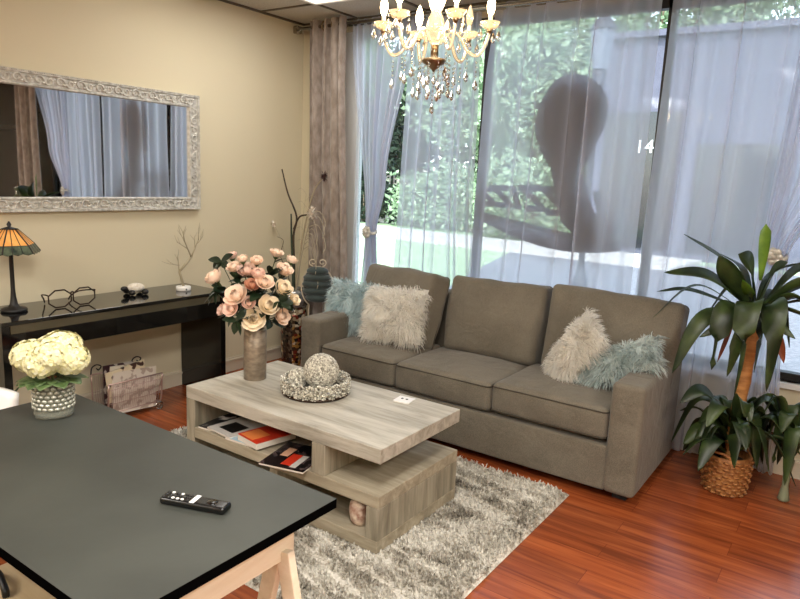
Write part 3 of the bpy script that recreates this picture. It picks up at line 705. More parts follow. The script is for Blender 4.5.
for sx_, sy_ in ((-1, -1), (-1, 1), (1, -1), (1, 1)):
    mb = MB(); mb.ball((sx_*.042, sy_*.04, .018), .022, 10, sc=(1.0, 1.1, .8)); mb.build('flipper', M['blackmatte'], tu)
bt = empty('bonsai_tree_light', (.24, -1.365, .738), 'bare wire tree ornament on a white disc base, right end of the console', 'ornament')
MB().lathe([(.045, 0), (.048, .004), (.048, .026), (.044, .03), (0.001, .03)], n=24).build('base', M['white'], bt)
mb = MB(); mb.ball((.046, -.012, .013), .006, 8); mb.build('button', M['blackmatte'], bt)
tr_ = MB(); rnd = random.Random(5)
def limb(p, d, l, r, dep):
    q = Vector(p); pts = [q.copy()]
    for i in range(4):
        d = (d+Vector((rnd.uniform(-.25, .25), rnd.uniform(-.25, .25), rnd.uniform(-.1, .2)))*.6).normalized(); q = q+d*l/4; pts.append(q.copy())
    tr_.tube(pts, [1.5*r*(1-.12*i) for i in range(5)], 5)
    if dep:
        for k in range(3 if dep > 1 else 3):
            nd = (d+Vector((rnd.uniform(-.3, .3), rnd.uniform(-1, 1), rnd.uniform(-.1, .7)))).normalized(); limb(pts[2+k % 3], nd, l*.62, r*.55, dep-1)
tr_.tube([(0, 0, .028), (0, -.02, .10), (0, -.03, .13)], [.009, .008, .008], 8)
tr_.tube([(0, -.03, .13), (0, .03, .18), (0, .07, .22)], [.008, .0075, .007], 8)
limb((0, .07, .22), Vector((0, .35, .9)), .12, .004, 2); limb((0, .065, .215), Vector((.1, -.55, .9)), .14, .004, 2); limb((0, -.03, .13), Vector((0, -.1, 1)), .09, .003, 1); limb((0, -.03, .17), Vector((0, -.9, .2)), .08, .002, 1)
tr_.build('branches', M['drystem'], bt)

# ------------------------------------------------------------------ magazine rack
mr_ = empty('magazine_rack', (.25, -1.80, 0), 'wire magazine rack on small wheels below the console', 'magazine rack', rz=R(88))
# local x runs along the wall
fr = MB(); wl, wh = .18, .25
def uframe(x):
    fr.tube(bez([(x-.0, -.10, .25), (x, -.085, .10), (x, -.06, .055), (x, .06, .055), (x, .085, .10), (x, .10, .27)], 16), .005, 6)
for x in (-wl, wl): uframe(x)
for y, z in ((-.10, .25), (.10, .27), (-.07, .06), (.07, .06)): fr.tube([(-wl, y, z), (wl, y, z)], .005, 6)
fr.tube(bez([(wl, -.09, .245), (wl+.03, -.06, .22), (wl+.025, -.04, .16), (wl, -.05, .1)], 12), .004, 6)
fr.build('frame', M['rackmetal'], mr_)
ms = MB()
for i in range(26):
    x = -wl+.02+i*(2*wl-.04)/25
    ms.tube([(x, -.10, .25), (x, -.086, .12), (x, -.07, .06)], .0018, 4); ms.tube([(x, .10, .27), (x, .086, .12), (x, .07, .06)], .0018, 4); ms.tube([(x, -.07, .06), (x, .07, .06)], .0018, 4)
for z in (.12, .165, .21):
    ms.tube([(-wl, -.08-.08*(z-.1), z), (wl, -.08-.08*(z-.1), z)], .0018, 4)
ms.build('wire_mesh', M['rackmetal'], mr_)
for x in (-.15, .17):
    for y in (-.075, .075):
        mb = MB(); mb.tube([(x+.024*math.cos(a*PI/8), y, .03+.024*math.sin(a*PI/8)) for a in range(16)], .005, 6, closed=True)
        for a in range(3): mb.tube([(x-.024*math.cos(a*PI/3), y, .03-.024*math.sin(a*PI/3)), (x+.024*math.cos(a*PI/3), y, .03+.024*math.sin(a*PI/3))], .002, 4)
        mb.build('wheel', M['chrome'], mr_)
for x, in ((-.14,), (.13,)):
    mb = MB(); mb.tube(bez([(x-.04, .10, .27), (x-.03, .105, .31), (x, .105, .325), (x+.03, .105, .31), (x+.012, .105, .29), (x, .105, .302)], 16), .004, 6); mb.build('scroll', M['blackmatte'], mr_)
def covermat(name, base, blobs, scale=30, thr=.55):
    return mat(name, base, .3, noise_scale=scale, c2=blobs, contrast=(thr-.02, thr+.02), detail=1)
rkm = [((216, 206, 192), (176, 160, 146), -.07, .31, -3), ((220, 206, 176), (70, 50, 44), -.035, .345, 5), ((232, 222, 204), (190, 170, 150), .0, .335, 2), ((64, 40, 44), (200, 190, 180), .045, .33, -4)]
rkl = ['cream and dark patterned magazine at the front of the wire rack', 'tan and dark magazine standing tallest in the wire rack', 'cream magazine in the middle of the wire rack', 'dark magazine at the back of the wire rack']
for i, (c1, c2, yy, zz, tilt) in enumerate(rkm):
    mb = MB(); mb.box((0, 0, .13), (.29-.03*i, .008, .26)); o = mb.build('magazine', [covermat('rack_cover_%d' % i, c1, c2, 22)], None, (.25-yy, -1.80-.01*i, zz-.27), (R(tilt), R([3, -9, 4, 2][i]), R(88)))
    tag(o, rkl[i], 'magazine', 'magazines in the wire rack')
# basket with a leafy plant beside the rack, at the left end of the console
pb = empty('potted_plant', (.68, -2.80, 0), 'leafy green plant in a dark woven basket at the left end of the console', 'potted plant')
mb = MB(); mb.lathe([(.10, 0), (.12, .12), (.13, .28), (.135, .30), (.12, .30), (.11, .26)], n=28)
for zz in range(12): mb.lathe([(.106+.002*zz, .012+zz*.023), (.112+.002*zz, .022+zz*.023), (.106+.002*zz, .032+zz*.023)], n=28, caps=False)
mb.build('basket', M['wickerdark'], pb)
MB().lathe([(.11, .25), (.11, .26)], n=20).build('soil', M['soil'], pb)
def leaf(mb, base, tip, width, droop=.0, side=None, n=8, fold=.15, mi=0, wide=.45, up=None):
    """strap or oval leaf from base to tip with arch"""
    b0, t0 = Vector(base), Vector(tip); d = t0-b0; L = d.length
    upv = Vector(up) if up else Vector((0, 0, 1))
    s = d.cross(upv)
    if s.length < 1e-4: s = Vector((1, 0, 0))
    s.normalize(); nrm = s.cross(d).normalized()
    if side is not None: s = (s*math.cos(side)+nrm*math.sin(side)); nrm = s.cross(d).normalized()
    vs = []
    for i in range(n+1):
        t = i/n; p = b0+d*t+upv*droop*L*4*t*(1-t)
        if t < wide: wv = (.25+.75*math.sin(PI/2*t/wide))
        else: wv = math.cos(PI/2*((t-wide)/(1-wide)))**.8 if t < 1 else .01
        wv *= width/2
        vs += [p-s*wv+nrm*fold*wv, p-nrm*fold*wv*.3, p+s*wv+nrm*fold*wv]
    fs = []
    for i in range(n):
        for k in range(2): a = i*3+k; fs.append((a, a+1, a+4, a+3))
    mb.add(vs, fs, True, mi)
mb = MB(); rnd = random.Random(9)
for i in range(16):
    a = rnd.uniform(0, 2*PI); r = rnd.uniform(.1, .22); z = rnd.uniform(.33, .55)
    leaf(mb, (math.cos(a)*.03, math.sin(a)*.03, .26), (math.cos(a)*r, math.sin(a)*r, z), .09, .12)
mb.build('foliage', M['drac'], pb, solid=.0015)

# ------------------------------------------------------------------ rug
RX0, RX1, RY0, RY1 = .73, 2.855, -2.56, -1.035
rg = MB(); nx, ny = 150, 110
def rf(u, v):
    x = RX0+(RX1-RX0)*u; y = RY0+(RY1-RY0)*v; e = min(u, 1-u, v, 1-v)
    z = .014+.004*noise.noise(Vector((x*20, y*20, 0)))
    if e < .004: z = .002
    return (x-1.8, y+1.8, z)
rg.grid(rf, nx, ny)
rs = np.random.RandomState(4); N = 62000
px = rs.uniform(RX0+.004, RX1-.004, N); py = rs.uniform(RY0+.004, RY1-.004, N)
# rows: grooves across the rug (dark broken lines along y)
keep = []
for i in range(N):
    gq = noise.noise(Vector((px[i]*1.5, py[i]*1.8, 3.3)))
    row = abs(((px[i]*.28+py[i])*9.5+.35*noise.noise(Vector((px[i]*4, py[i]*4, 0)))) % 1-.5)
    keep.append(not (row < .10 and gq > -.05))
keep = np.array(keep); px = px[keep]; py = py[keep]; N = len(px)
an = rs.uniform(0, 2*PI, N); ln = rs.uniform(.012, .026, N); wd = rs.uniform(.0022, .0042, N); lean = rs.uniform(.2, 1.0, N); an2 = rs.uniform(0, 2*PI, N)
bx_ = np.cos(an)*wd; by_ = np.sin(an)*wd; tx_ = np.cos(an2)*ln*lean*.8; ty_ = np.sin(an2)*ln*lean*.8
X = px-1.8; Y = py+1.8; hh = ln*(1.15-lean*.45)
v = np.stack([np.stack([X-bx_, Y-by_, np.full(N, .012)], 1), np.stack([X+bx_, Y+by_, np.full(N, .012)], 1),
              np.stack([X+tx_*.6+bx_*1.1, Y+ty_*.6+by_*1.1, .012+hh*.75], 1), np.stack([X+tx_, Y+ty_, .012+hh], 1), np.stack([X+tx_*.6-bx_*1.1, Y+ty_*.6-by_*1.1, .012+hh*.75], 1)], 1).reshape(-1, 3)
b0 = len(rg.v); rg.v += [tuple(q) for q in v]; rg.f += [(b0+5*i, b0+5*i+1, b0+5*i+2, b0+5*i+3, b0+5*i+4) for i in range(N)]; rg.mi += [0]*N; rg.sm += [True]*N
o = rg.build('rug', M['rug'], None, (1.8, -1.8, 0)); tag(o, 'cream and grey shaggy rug under the coffee table', 'rug')

# ------------------------------------------------------------------ coffee table
TX0, TX1, TY0, TY1, TH = 1.2303, 2.4394, -2.1078, -1.4758, .476
cx, cy = (TX0+TX1)/2, (TY0+TY1)/2; hx, hy = (TX1-TX0)/2, (TY1-TY0)/2
tb = empty('coffee_table', (cx, cy, .02), 'grey washed oak coffee table with stepped shelves on the shaggy rug', 'coffee table')
z0 = -.02
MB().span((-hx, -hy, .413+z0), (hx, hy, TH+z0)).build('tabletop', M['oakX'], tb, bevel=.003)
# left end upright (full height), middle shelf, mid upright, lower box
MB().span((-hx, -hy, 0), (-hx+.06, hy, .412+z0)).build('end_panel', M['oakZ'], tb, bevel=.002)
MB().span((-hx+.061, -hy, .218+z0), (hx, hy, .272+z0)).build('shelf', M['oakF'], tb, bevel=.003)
MB().span((-hx+.061, hy-.02, .273+z0), (hx-.367, hy-.001, .411+z0)).build('shade_panel', M['oakshade'], tb)  # added panel, its dark tone stands in for shade inside the compartment
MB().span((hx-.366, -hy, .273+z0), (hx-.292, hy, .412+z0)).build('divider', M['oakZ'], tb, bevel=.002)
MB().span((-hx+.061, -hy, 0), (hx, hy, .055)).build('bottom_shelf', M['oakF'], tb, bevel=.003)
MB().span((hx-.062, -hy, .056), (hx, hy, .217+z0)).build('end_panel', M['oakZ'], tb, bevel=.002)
MB().span((hx-.62, -hy, .056), (hx-.57, hy, .217+z0)).build('divider', M['oakZ'], tb, bevel=.002)
SZ = .272
def mag(x, y, rz, w_, h_, t, m_, label, z, name='magazine', grp='magazines on the coffee table shelf', extra=None, tilt=(0, 0)):
    o = empty(name, (x, y, z), label, name.replace('_', ' '), grp, rz=R(rz)); o.rotation_euler = (R(tilt[0]), R(tilt[1]), R(rz))
    MB().span((-w_/2, -h_/2, .001), (w_/2, h_/2, t-.001)).build('pages', M['paper'], o)
    MB().span((-w_/2-.001, -h_/2-.001, t-.001), (w_/2+.001, h_/2+.001, t)).build('cover', m_, o)
    if extra:
        for (a, b_, c, d, mm, nm) in extra: MB().span((a, b_, t), (c, d, t+.0006)).build(nm, mm, o)
    return o
red = mat('red_cover', (196, 52, 30), .35); orange = mat('orange_cover', (226, 132, 70), .35); black = mat('black_cover', (20, 18, 20), .25, noise_scale=24, c2=(70, 60, 60), contrast=(.55, .6)); ltblue = mat('light_blue_cover', (170, 196, 208), .35)
bw = covermat('black_white_cover', (30, 30, 34), (206, 200, 192), 18); skin = mat('portrait_tone', (206, 160, 130), .5); wht = mat('white_cover', (196, 192, 186), .4)
mag(1.385, -1.97, 8, .18, .24, .010, bw, 'black and white patterned magazine at the far left of the shelf', SZ)
mag(1.475, -1.985, -6, .18, .24, .009, wht, 'white magazine with a dark picture, left on the shelf', SZ+.0105, extra=[(-.05, -.08, .06, .02, M['blackmatte'], 'picture')])
mag(1.60, -1.99, 4, .17, .23, .012, ltblue, 'pale blue magazine beside the red booklet on the shelf', SZ)
mag(1.69, -2.0, -10, .16, .22, .03, red, 'red and orange booklet in the middle of the shelf', SZ+.0125, name='booklet', extra=[(-.07, -.10, .03, .0, orange, 'panel')])
mag(1.925, -2.05, 14, .22, .26, .010, black, 'black glossy magazine with red and white figures overhanging the shelf front', SZ, extra=[(-.02, -.10, .03, .02, red, 'figure'), (.03, -.11, .06, .02, wht, 'figure'), (-.07, -.02, -.03, .07, skin, 'portrait')])
# ceramic jar in the lower compartment
jr = MB(); jr.lathe([(.03, 0), (.042, .02), (.05, .06), (.046, .095), (.034, .11), (.036, .118), (.028, .118), (.03, .1)], n=24)
o = jr.build('jar', M['copper'], None, (2.29, -2.03, .0755)); tag(o, 'copper-pink ceramic jar in the lower compartment of the coffee table', 'jar')
# tray of crystals and crystal ball
ty = empty('crystal_tray', (1.775, -1.755, TH), 'round mirrored tray with a crystal-encrusted rim on the coffee table', 'tray')
MB().lathe([(.15, 0), (.165, .004), (.168, .012), (.155, .016), (0.001, .016)], n=48).build('base', M['darkbronze'], ty)
MB().lathe([(.145, .0165), (.145, .0185)], n=40).build('mirror_plate', M['mercury'], ty)
mb = MB(); rnd = random.Random(3)
def gem(mb, c, r):
    rt = Euler((rnd.uniform(0, 3), rnd.uniform(0, 3), rnd.uniform(0, 3))).to_matrix()
    mb.ball(c, r, 5, rot=rt, smooth=False)
for i in range(2400):
    a = rnd.uniform(0, 2*PI); z = .014+.066*rnd.random(); r = .150+.018*rnd.random()+.06*(z-.014)
    gem(mb, (r*math.cos(a), r*math.sin(a), z+.004*math.sin(a*23)), rnd.uniform(.003, .0058))
mb.build('crystal_rim', M['bead'], ty)
bl = MB(); cb = (1.79, -1.735)
bl.ball((0, 0, .092), .076, 20)
for i in range(1500):
    z = 1-2*(i+.5)/1500; a = i*2.39996; r = math.sqrt(1-z*z)
    gem(bl, (.083*r*math.cos(a), .083*r*math.sin(a), .092+.083*z), rnd.uniform(.004, .0068))
o = bl.build('crystal_ball', M['bead'], None, (cb[0], cb[1], TH+.019-.002)); tag(o, 'large crystal-beaded ball resting in the round tray', 'ornament')
bl = MB(); bl.ball((0, 0, .05), .04, 16)
for i in range(380):
    z = 1-2*(i+.5)/380; a = i*2.39996; r = math.sqrt(1-z*z); gem(bl, (.044*r*math.cos(a), .044*r*math.sin(a), .05+.044*z), rnd.uniform(.004, .0075))
o = bl.build('crystal_ball', M['bead'], None, (1.693, -1.80, TH+.017)); tag(o, 'smaller crystal-beaded ball beside the large one in the tray', 'ornament')
cs = empty('coaster', (2.173, -1.558, TH), 'small square white coaster with two dark marks on the coffee table', 'coaster', rz=R(8))
MB().span((-.042, -.04, 0), (.042, .04, .008)).build('tile', M['white'], cs, bevel=.002)
for x in (-.013, .012): MB().lathe([(.007, .008), (.006, .0095), (.001, .0095)], (x, .004, 0), n=12).build('mark', M['blackmatte'], cs)

# ------------------------------------------------------------------ rose vase
VX, VY = 1.386, -1.795
vs_ = MB(); vs_.lathe([(.055, 0), (.0585, .003), (.0585, .268), (.0555, .27), (.0525, .268), (.0525, .01), (.001, .01)], n=40, caps=False)
o = vs_.build('vase', M['concrete_vase'], None, (VX, VY, TH)); tag(o, 'tall cylindrical bronze-grey vase of roses on the coffee table', 'vase')
def rose_mesh(seed, r=.045, open_=.6, m_=None):
    """layered petals around +z, base at origin"""
    rnd = random.Random(seed); mb = MB()
    mb.lathe([(.004, -.012), (.012, -.004), (.016, .006), (.01, .014)], n=10, mi=1)
    layers = [(3, .2, 1.0, .1), (4, .36, 1.02, .3), (5, .54, .98, .55), (5, .74, .9, .85), (6, .95, .76, 1.2)]
    mb.ball((0, 0, r*.45), r*.16, 8, sc=(1, 1, 2.2))
    for li, (n, rad, hh, lean) in enumerate(layers):
        for k in range(n):
            a0 = 2*PI*k/n+li*.7+rnd.uniform(-.15, .15); wa = 2*PI/n*.78; jit = rnd.uniform(-.1, .1)
            def fn(u, v):
                uu = u*2-1; a = a0+uu*wa*(.35+.65*math.sin(PI*min(1, v*.75+.12)))
                rr_ = r*rad*(.25+.75*math.sin(min(1, v*1.3)*PI/2))+r*lean*open_*max(0, v-.55)**1.5*1.6*(1-.4*uu*uu)
                if li < 3: rr_ *= 1-.5*v*v
                z = r*1.35*hh*v-r*.18*uu*uu*v-r*lean*open_*.55*max(0, v-.6)**1.2+jit*r*.3
                return (rr_*math.cos(a), rr_*math.sin(a), z)
            mb.grid(fn, 4, 5)
    return mb
roses = [(214, 277.5, 8.5, 0, 1), (231.7, 256, 5.5, 1, 0), (242.5, 259, 5, 0, 1), (234, 267.5, 6.5, 0, 0), (247.5, 271, 8.5, 1, 0), (258, 274, 6.5, 1, 1), (256.7, 261, 5.5, 0, 0), (276.7, 253.5, 6.2, 0, 0), (291.8, 260, 5.8, 0, 1),
         (284.3, 270, 7.5, 0, 0), (265, 282.5, 7.2, 0, 0), (252.5, 285, 6.5, 3, 0), (283.4, 288.4, 8, 2, 0), (236, 296, 9.5, 0, 0), (222, 310, 5.5, 1, 0), (231, 309, 6.5, 1, 0), (268.4, 305.5, 9, 2, 0), (253.4, 318.5, 10, 2, 0), (249, 303, 6, 1, 0), (281.5, 316, 8, 0, 0), (294.3, 300, 5.5, 2, 0)]
rlab = ['large peach rose at the far left of the bouquet', 'topmost pink rosebud on the left of the bouquet', 'small half-open bud right of the topmost left rosebud', 'peach rose just below the topmost left rosebud', 'large pink rose upper centre of the bouquet', 'pink rose touching the large upper centre rose on its right', 'small peach rosebud at the top centre of the bouquet', 'peach rosebud standing highest on the right of the bouquet', 'peach rosebud at the upper far right of the bouquet', 'large peach rose below the highest right rosebud', 'peach rose in the centre of the bouquet', 'dusky brown-pink rose left of the bouquet centre', 'open cream rose on the right side of the bouquet', 'large open peach rose on the lower left of the bouquet', 'small pink rose lowest at the far left of the bouquet', 'pink rose beside the lowest far left rose', 'large cream rose below the bouquet centre', 'biggest open cream rose hanging over the vase rim at the front', 'small pink rose behind the biggest front rose', 'peach rose drooping at the lower right of the bouquet', 'small pale yellow rose at the far right of the bouquet']
RC = Vector((VX, VY, TH+.27+.19))                      # bouquet centre
def at_depth(u, v, centre, off):
    """point on the viewing ray, at the depth of centre minus off"""
    d = F_+R2*(u-400)/FPX-U2*(v-299.5)/FPX
    C = Vector((3.8915, -4.1327, 1.5481)); dep = (centre-C).dot(F_)-off
    return C+d*dep
pm = [M['peach'], M['peach2'], M['peach3'], M['rosebrown']]
for i, (u, v, rp, mi_, cl_) in enumerate(roses):
    du, dv = (u-253)/45, (v-288)/38; dd = max(0, 1-du*du-dv*dv)
    p = at_depth(u, v, RC, .17*math.sqrt(dd)+random.Random(i).uniform(-.05, .03))
    size = rp/665*3.25*1.12
    t = empty('rose', p, rlab[i], 'rose', 'roses in the tall vase')
    dirv = (p-(RC+Vector((0, 0, -.12)))).normalized(); tc = (Vector((3.9, -4.1, 1.6))-p).normalized()
    dirv = (dirv*1.0+tc*(.35 if not cl_ else .1)+Vector((0, 0, .25))).normalized()
    q = dirv.to_track_quat('Z', 'Y')
    mbm = rose_mesh(i, size, .12 if cl_ else rnd.uniform(.28, .5))
    o = mbm.build('bloom', [pm[mi_], M['stem']], t, rot=q.to_euler()); o.location = -dirv*size*.6
    base = Vector((VX+.02*math.cos(i*2.4), VY+.02*math.sin(i*2.4), TH+.2))-p
    mb = MB(); st = -dirv*size*.6
    mb.tube(bez([tuple(st), tuple(st-dirv*.05), tuple(base+Vector((0, 0, .08))), tuple(base)], 12), .0028, 6); mb.build('stem', M['stem'], t)
    mb = MB(); r2 = random.Random(i+50)
    for k in range(7):
        a = Vector((r2.uniform(-1, 1), r2.uniform(-1, 1), r2.uniform(-.7, .5))).normalized(); bp_ = st-dirv*.03+ (base-st)*r2.uniform(0, .25)
        leaf(mb, bp_, bp_+a*r2.uniform(.055, .085), .040, .08, side=r2.uniform(-1, 1), n=6)
    mb.build('leaf', M['leafdark'], t)
# extra loose sprigs of leaves in the bouquet
for i, (u, v, off, lb) in enumerate([(221, 262, .05, 'dark leaf sprig sticking up at the upper left of the bouquet'), (270, 276, .1, 'dark leaf sprig between the centre and right roses'), (237, 321, .12, 'dark leaf sprig hanging over the left of the vase rim'), (281, 302, .12, 'dark leaf sprig under the cream rose on the right'), (216, 292, .06, 'dark leaf sprig under the far left rose')]):
    p = at_depth(u, v, RC, off); t = empty('leaf_sprig', p, lb, 'leaf sprig', 'leaf sprigs in the rose bouquet')
    mb = MB(); base = Vector((VX, VY, TH+.22))-p; mb.tube([(0, 0, 0), tuple(base*.5+Vector((0, 0, .02))), tuple(base)], .002, 5); mb.build('stem', M['stem'], t)
    mb = MB(); r2 = random.Random(i+90)
    for k in range(7):
        a = (R2*r2.uniform(-1, 1)+U2*r2.uniform(-1, .8)+F_*r2.uniform(-.6, .4)).normalized(); leaf(mb, (0, 0, 0), a*r2.uniform(.055, .085), .042, .06, side=r2.uniform(-1.2, 1.2), n=6)
    mb.build('leaf', M['leafdark'], t)

# ------------------------------------------------------------------ sofa
SX0, SX1, SY0, SY1 = .9424, 3.1531, -.9896, -.19
AW = .16
sf = empty('sofa', ((SX0+SX1)/2, (SY0+SY1)/2, 0), 'long grey-taupe three-seat sofa with piped cushions in front of the window', 'sofa')
ox, oy = (SX0+SX1)/2, (SY0+SY1)/2
def S_(a, b_, name, m_, r=.02, puff=(0, 0, 0), **k):
    d = [b_[i]-a[i] for i in range(3)]; c = [(a[i]+b_[i])/2 for i in range(3)]
    o = rounded(d, r, 8, puff, **k).build(name, m_, sf, (c[0]-ox, c[1]-oy, c[2])); weld(o); return o
S_((SX0+AW-.01, SY0+.012, .05), (SX1-AW+.01, SY1, .285), 'base', M['sofa'], .012)
S_((SX0+.02, SY1-.13, .28), (SX1-.02, SY1, .80), 'back_frame', M['sofa'], .03)
for nm, xa, xb in (('arm', SX0, SX0+AW), ('arm', SX1-AW, SX1)):
    S_((xa, SY0, .05), (xb, SY1-.02, .617), nm, M['sofa'], .028, (.0, .0, .004))
def rectpipe(parent, hx_, hy_, z, r=.0045, bulge=0, rad=.03, m_=None):
    pts = []
    for cx_, cy_, a0 in ((hx_-rad, hy_-rad, 0), (-hx_+rad, hy_-rad, 90), (-hx_+rad, -hy_+rad, 180), (hx_-rad, -hy_+rad, 270)):
        for k in range(5): a = R(a0+22.5*k); pts.append((cx_+rad*math.cos(a), cy_+rad*math.sin(a), z))
    mb = MB(); mb.tube(pts, r*.75, 6, closed=True); return mb.build('piping', m_ or M['piping'], parent)
xs_ = [SX0+AW+.004, 1.700, 2.344, SX1-AW-.004]
for i in range(3):
    a, b_ = xs_[i]+.003, xs_[i+1]-.003; d = (b_-a, .56, .165); c = ((a+b_)/2, SY0+.014+.28, .292+.0825+(.012 if i == 2 else 0))
    cu = rounded(d, .03, 12, (0.006, .012, .022), seed=i+1, amp=.004).build('seat_cushion', M['sofa'], sf, (c[0]-ox, c[1]-oy, c[2])); weld(cu)
    rectpipe(cu, d[0]/2+.001, d[1]/2+.006, .066); rectpipe(cu, d[0]/2+.001, d[1]/2+.006, -.066)
bk = [(1.365, -.455, .685, .69, R(-16), R(-14), .49, R(-1)), (2.06, -.385, .685, .655, R(-13), 0, .485, R(-1)), (2.79, -.375, .70, .75, R(-13), R(1), .50, R(1.5))]
for i, (x, y, z, w_, tl_, rz_, hh, ry_) in enumerate(bk):
    mb = rounded((w_, .165, hh), .038, 12, (-.004, .05, .004), seed=i*3+9, amp=.014)
    o = mb.build('back_cushion', M['sofa'], sf, (x-ox, y-oy, z), (tl_, ry_, rz_)); weld(o)
    # piping round the front face
    pts = []; hx_, hz_, rad = w_/2-.004, hh/2+.001, .03
    for cx_, cz_, a0 in ((hx_-rad, hz_-rad, 0), (-hx_+rad, hz_-rad, 90), (-hx_+rad, -hz_+rad, 180), (hx_-rad, -hz_+rad, 270)):
        for k in range(6):
            a = R(a0+18*k); q = Vector((cx_+rad*math.cos(a), .058, cz_+rad*math.sin(a))); q += noise.noise_vector(q*5+Vector((i*3+9, (i*3+9)*2, 0)))*.014; pts.append(q)
    mb = MB(); mb.tube(pts, .0035, 6, closed=True); mb.build('piping', M['piping'], o)
for x, y in ((SX0+.09, SY0+.12), (SX1-.09, SY0+.12), (SX0+.09, SY1-.09), (SX1-.09, SY1-.09)):
    MB().span((-.035, -.035, 0.0), (.035, .035, .052)).build('foot', M['blackmatte'], sf, (x-ox, y-oy, 0))
# ------------------------------------------------------------------ fur pillows
def pillow(loc, w_, h_, t, rot, m_, label, seed, fl=.05, n=5200):
    p = empty('throw_pillow', loc, label, 'pillow', 'furry throw pillows on the sofa'); p.rotation_euler = rot
    core = MB(); pw, ph = w_/2, h_/2
    def sp(u, v, s):
        a, b_ = u*2-1, v*2-1; k = (1-a*a)**.55*(1-b_*b_)**.55
        pin = 1-.08*(abs(a)*(1-abs(b_))*0+ (1-a*a)*abs(b_)**3+(1-b_*b_)*abs(a)**3)
        return Vector((a*pw*pin, s*t/2*k, b_*ph*pin))
    core.grid(lambda u, v: sp(u, v, -1), 14, 14); core.grid(lambda u, v: sp(1-u, v, 1), 14, 14)
    core.build('cover', m_, p)
    rs = random.Random(seed); vs = []; fs = []; k = 0
    for i in range(n):
        u, v = rs.uniform(.0, 1), rs.uniform(.0, 1); s = -1 if rs.random() < .62 else 1
        q = sp(u, v, s); e = .02
        du = sp(min(1, u+e), v, s)-sp(max(0, u-e), v, s); dv = sp(u, min(1, v+e), s)-sp(u, max(0, v-e), s)
        nn = du.cross(dv)*(-1 if s > 0 else 1)*1.0
        if nn.length < 1e-9: nn = Vector((0, s, 0))
        nn.normalize()
        if nn.y*s < 0: nn = -nn
        edge = Vector((u*2-1, 0, v*2-1))*.55
        cl_ = noise.noise_vector(q*14+Vector((seed, 0, 0)))
        d = (nn*.55+edge*.7+cl_*1.1+Vector((rs.uniform(-.3, .3), rs.uniform(-.2, .2), rs.uniform(-.3, .3)-.35))).normalized()
        L = fl*rs.uniform(.6, 1.25); sd = d.cross(Vector((rs.uniform(-1, 1), rs.uniform(-1, 1), rs.uniform(-1, 1)))).normalized()*rs.uniform(.0011, .0021)
        g_ = Vector((0, 0, -.35))*L; m1 = q+d*L*.55; m2 = q+d*L+g_
        vs += [q-sd, q+sd, m1+sd*.9, m2, m1-sd*.9]; fs.append((k, k+1, k+2, k+3, k+4)); k += 5
    f_ = MB(); f_.v = [tuple(x) for x in vs]; f_.f = fs; f_.mi = [0]*len(fs); f_.sm = [True]*len(fs); f_.build('fur', m_, p)
pillow((1.055, -.60, .645), .36, .36, .13, (R(-20), 0, R(6)), M['furblue'], 'pale blue furry pillow at the left end of the sofa', 1)
pillow((1.475, -.675, .665), .43, .36, .14, (R(-22), R(-3), R(8)), M['furcream'], 'large cream furry pillow overlapping the pale blue one on the left', 2, n=6500)
pillow((2.675, -.66, .635), .45, .22, .12, (R(-24), R(-57), R(-14)), M['furcream'], 'cream furry pillow leaning tilted near the right arm of the sofa', 3)
pillow((2.90, -.64, .61), .50, .19, .11, (R(-42), R(-28), R(-2)), M['furgrey'], 'blue-grey furry pillow slumped over the right sofa arm', 4)

# ------------------------------------------------------------------ chandelier
CH = (2.52, -1.99)
ch = empty('chandelier', (CH[0], CH[1], 1.93), 'small lit glass chandelier with candle bulbs and hanging crystal drops', 'chandelier')
MB().lathe([(.055, .768), (.055, .755), (.03, .745), (.008, .735)], n=20).build('ceiling_canopy', M['brass'], ch)
mb = MB()
for i in range(15):
    z = .735-.02*i-.012; pts = []
    for k in range(8):
        a = 2*PI*k/8; x = .006*math.cos(a); zz = .013*math.sin(a); pts.append((x, 0, z+zz) if i % 2 else (0, x, z+zz))
    mb.tube(pts, .0016, 5, closed=True)
mb.build('chain', M['brass'], ch)
MB().lathe([(.003, 0), (.008, .006), (.012, .012), (.03, .022), (.042, .034), (.04, .042), (.014, .046), (.012, .09), (.02, .1), (.03, .125), (.034, .155), (.026, .185), (.016, .205), (.022, .215), (.034, .25), (.03, .28), (.014, .31), (.02, .33), (.012, .36), (.01, .44), (.004, .45)], n=24).build('column', M['glowglass'], ch)
MB().lathe([(.003, -.002), (.009, .006), (.02, .014), (.043, .030), (.0445, .036), (.042, .04), (.036, .034), (.0135, .03)], n=24).build('bowl', M['brass'], ch)
mb = MB(); mb.tube([(0, 0, .09), (0, 0, .04)], .014, 12); mb.build('collar', M['brass'], ch)
NA = 6; AR = .195
drops = []
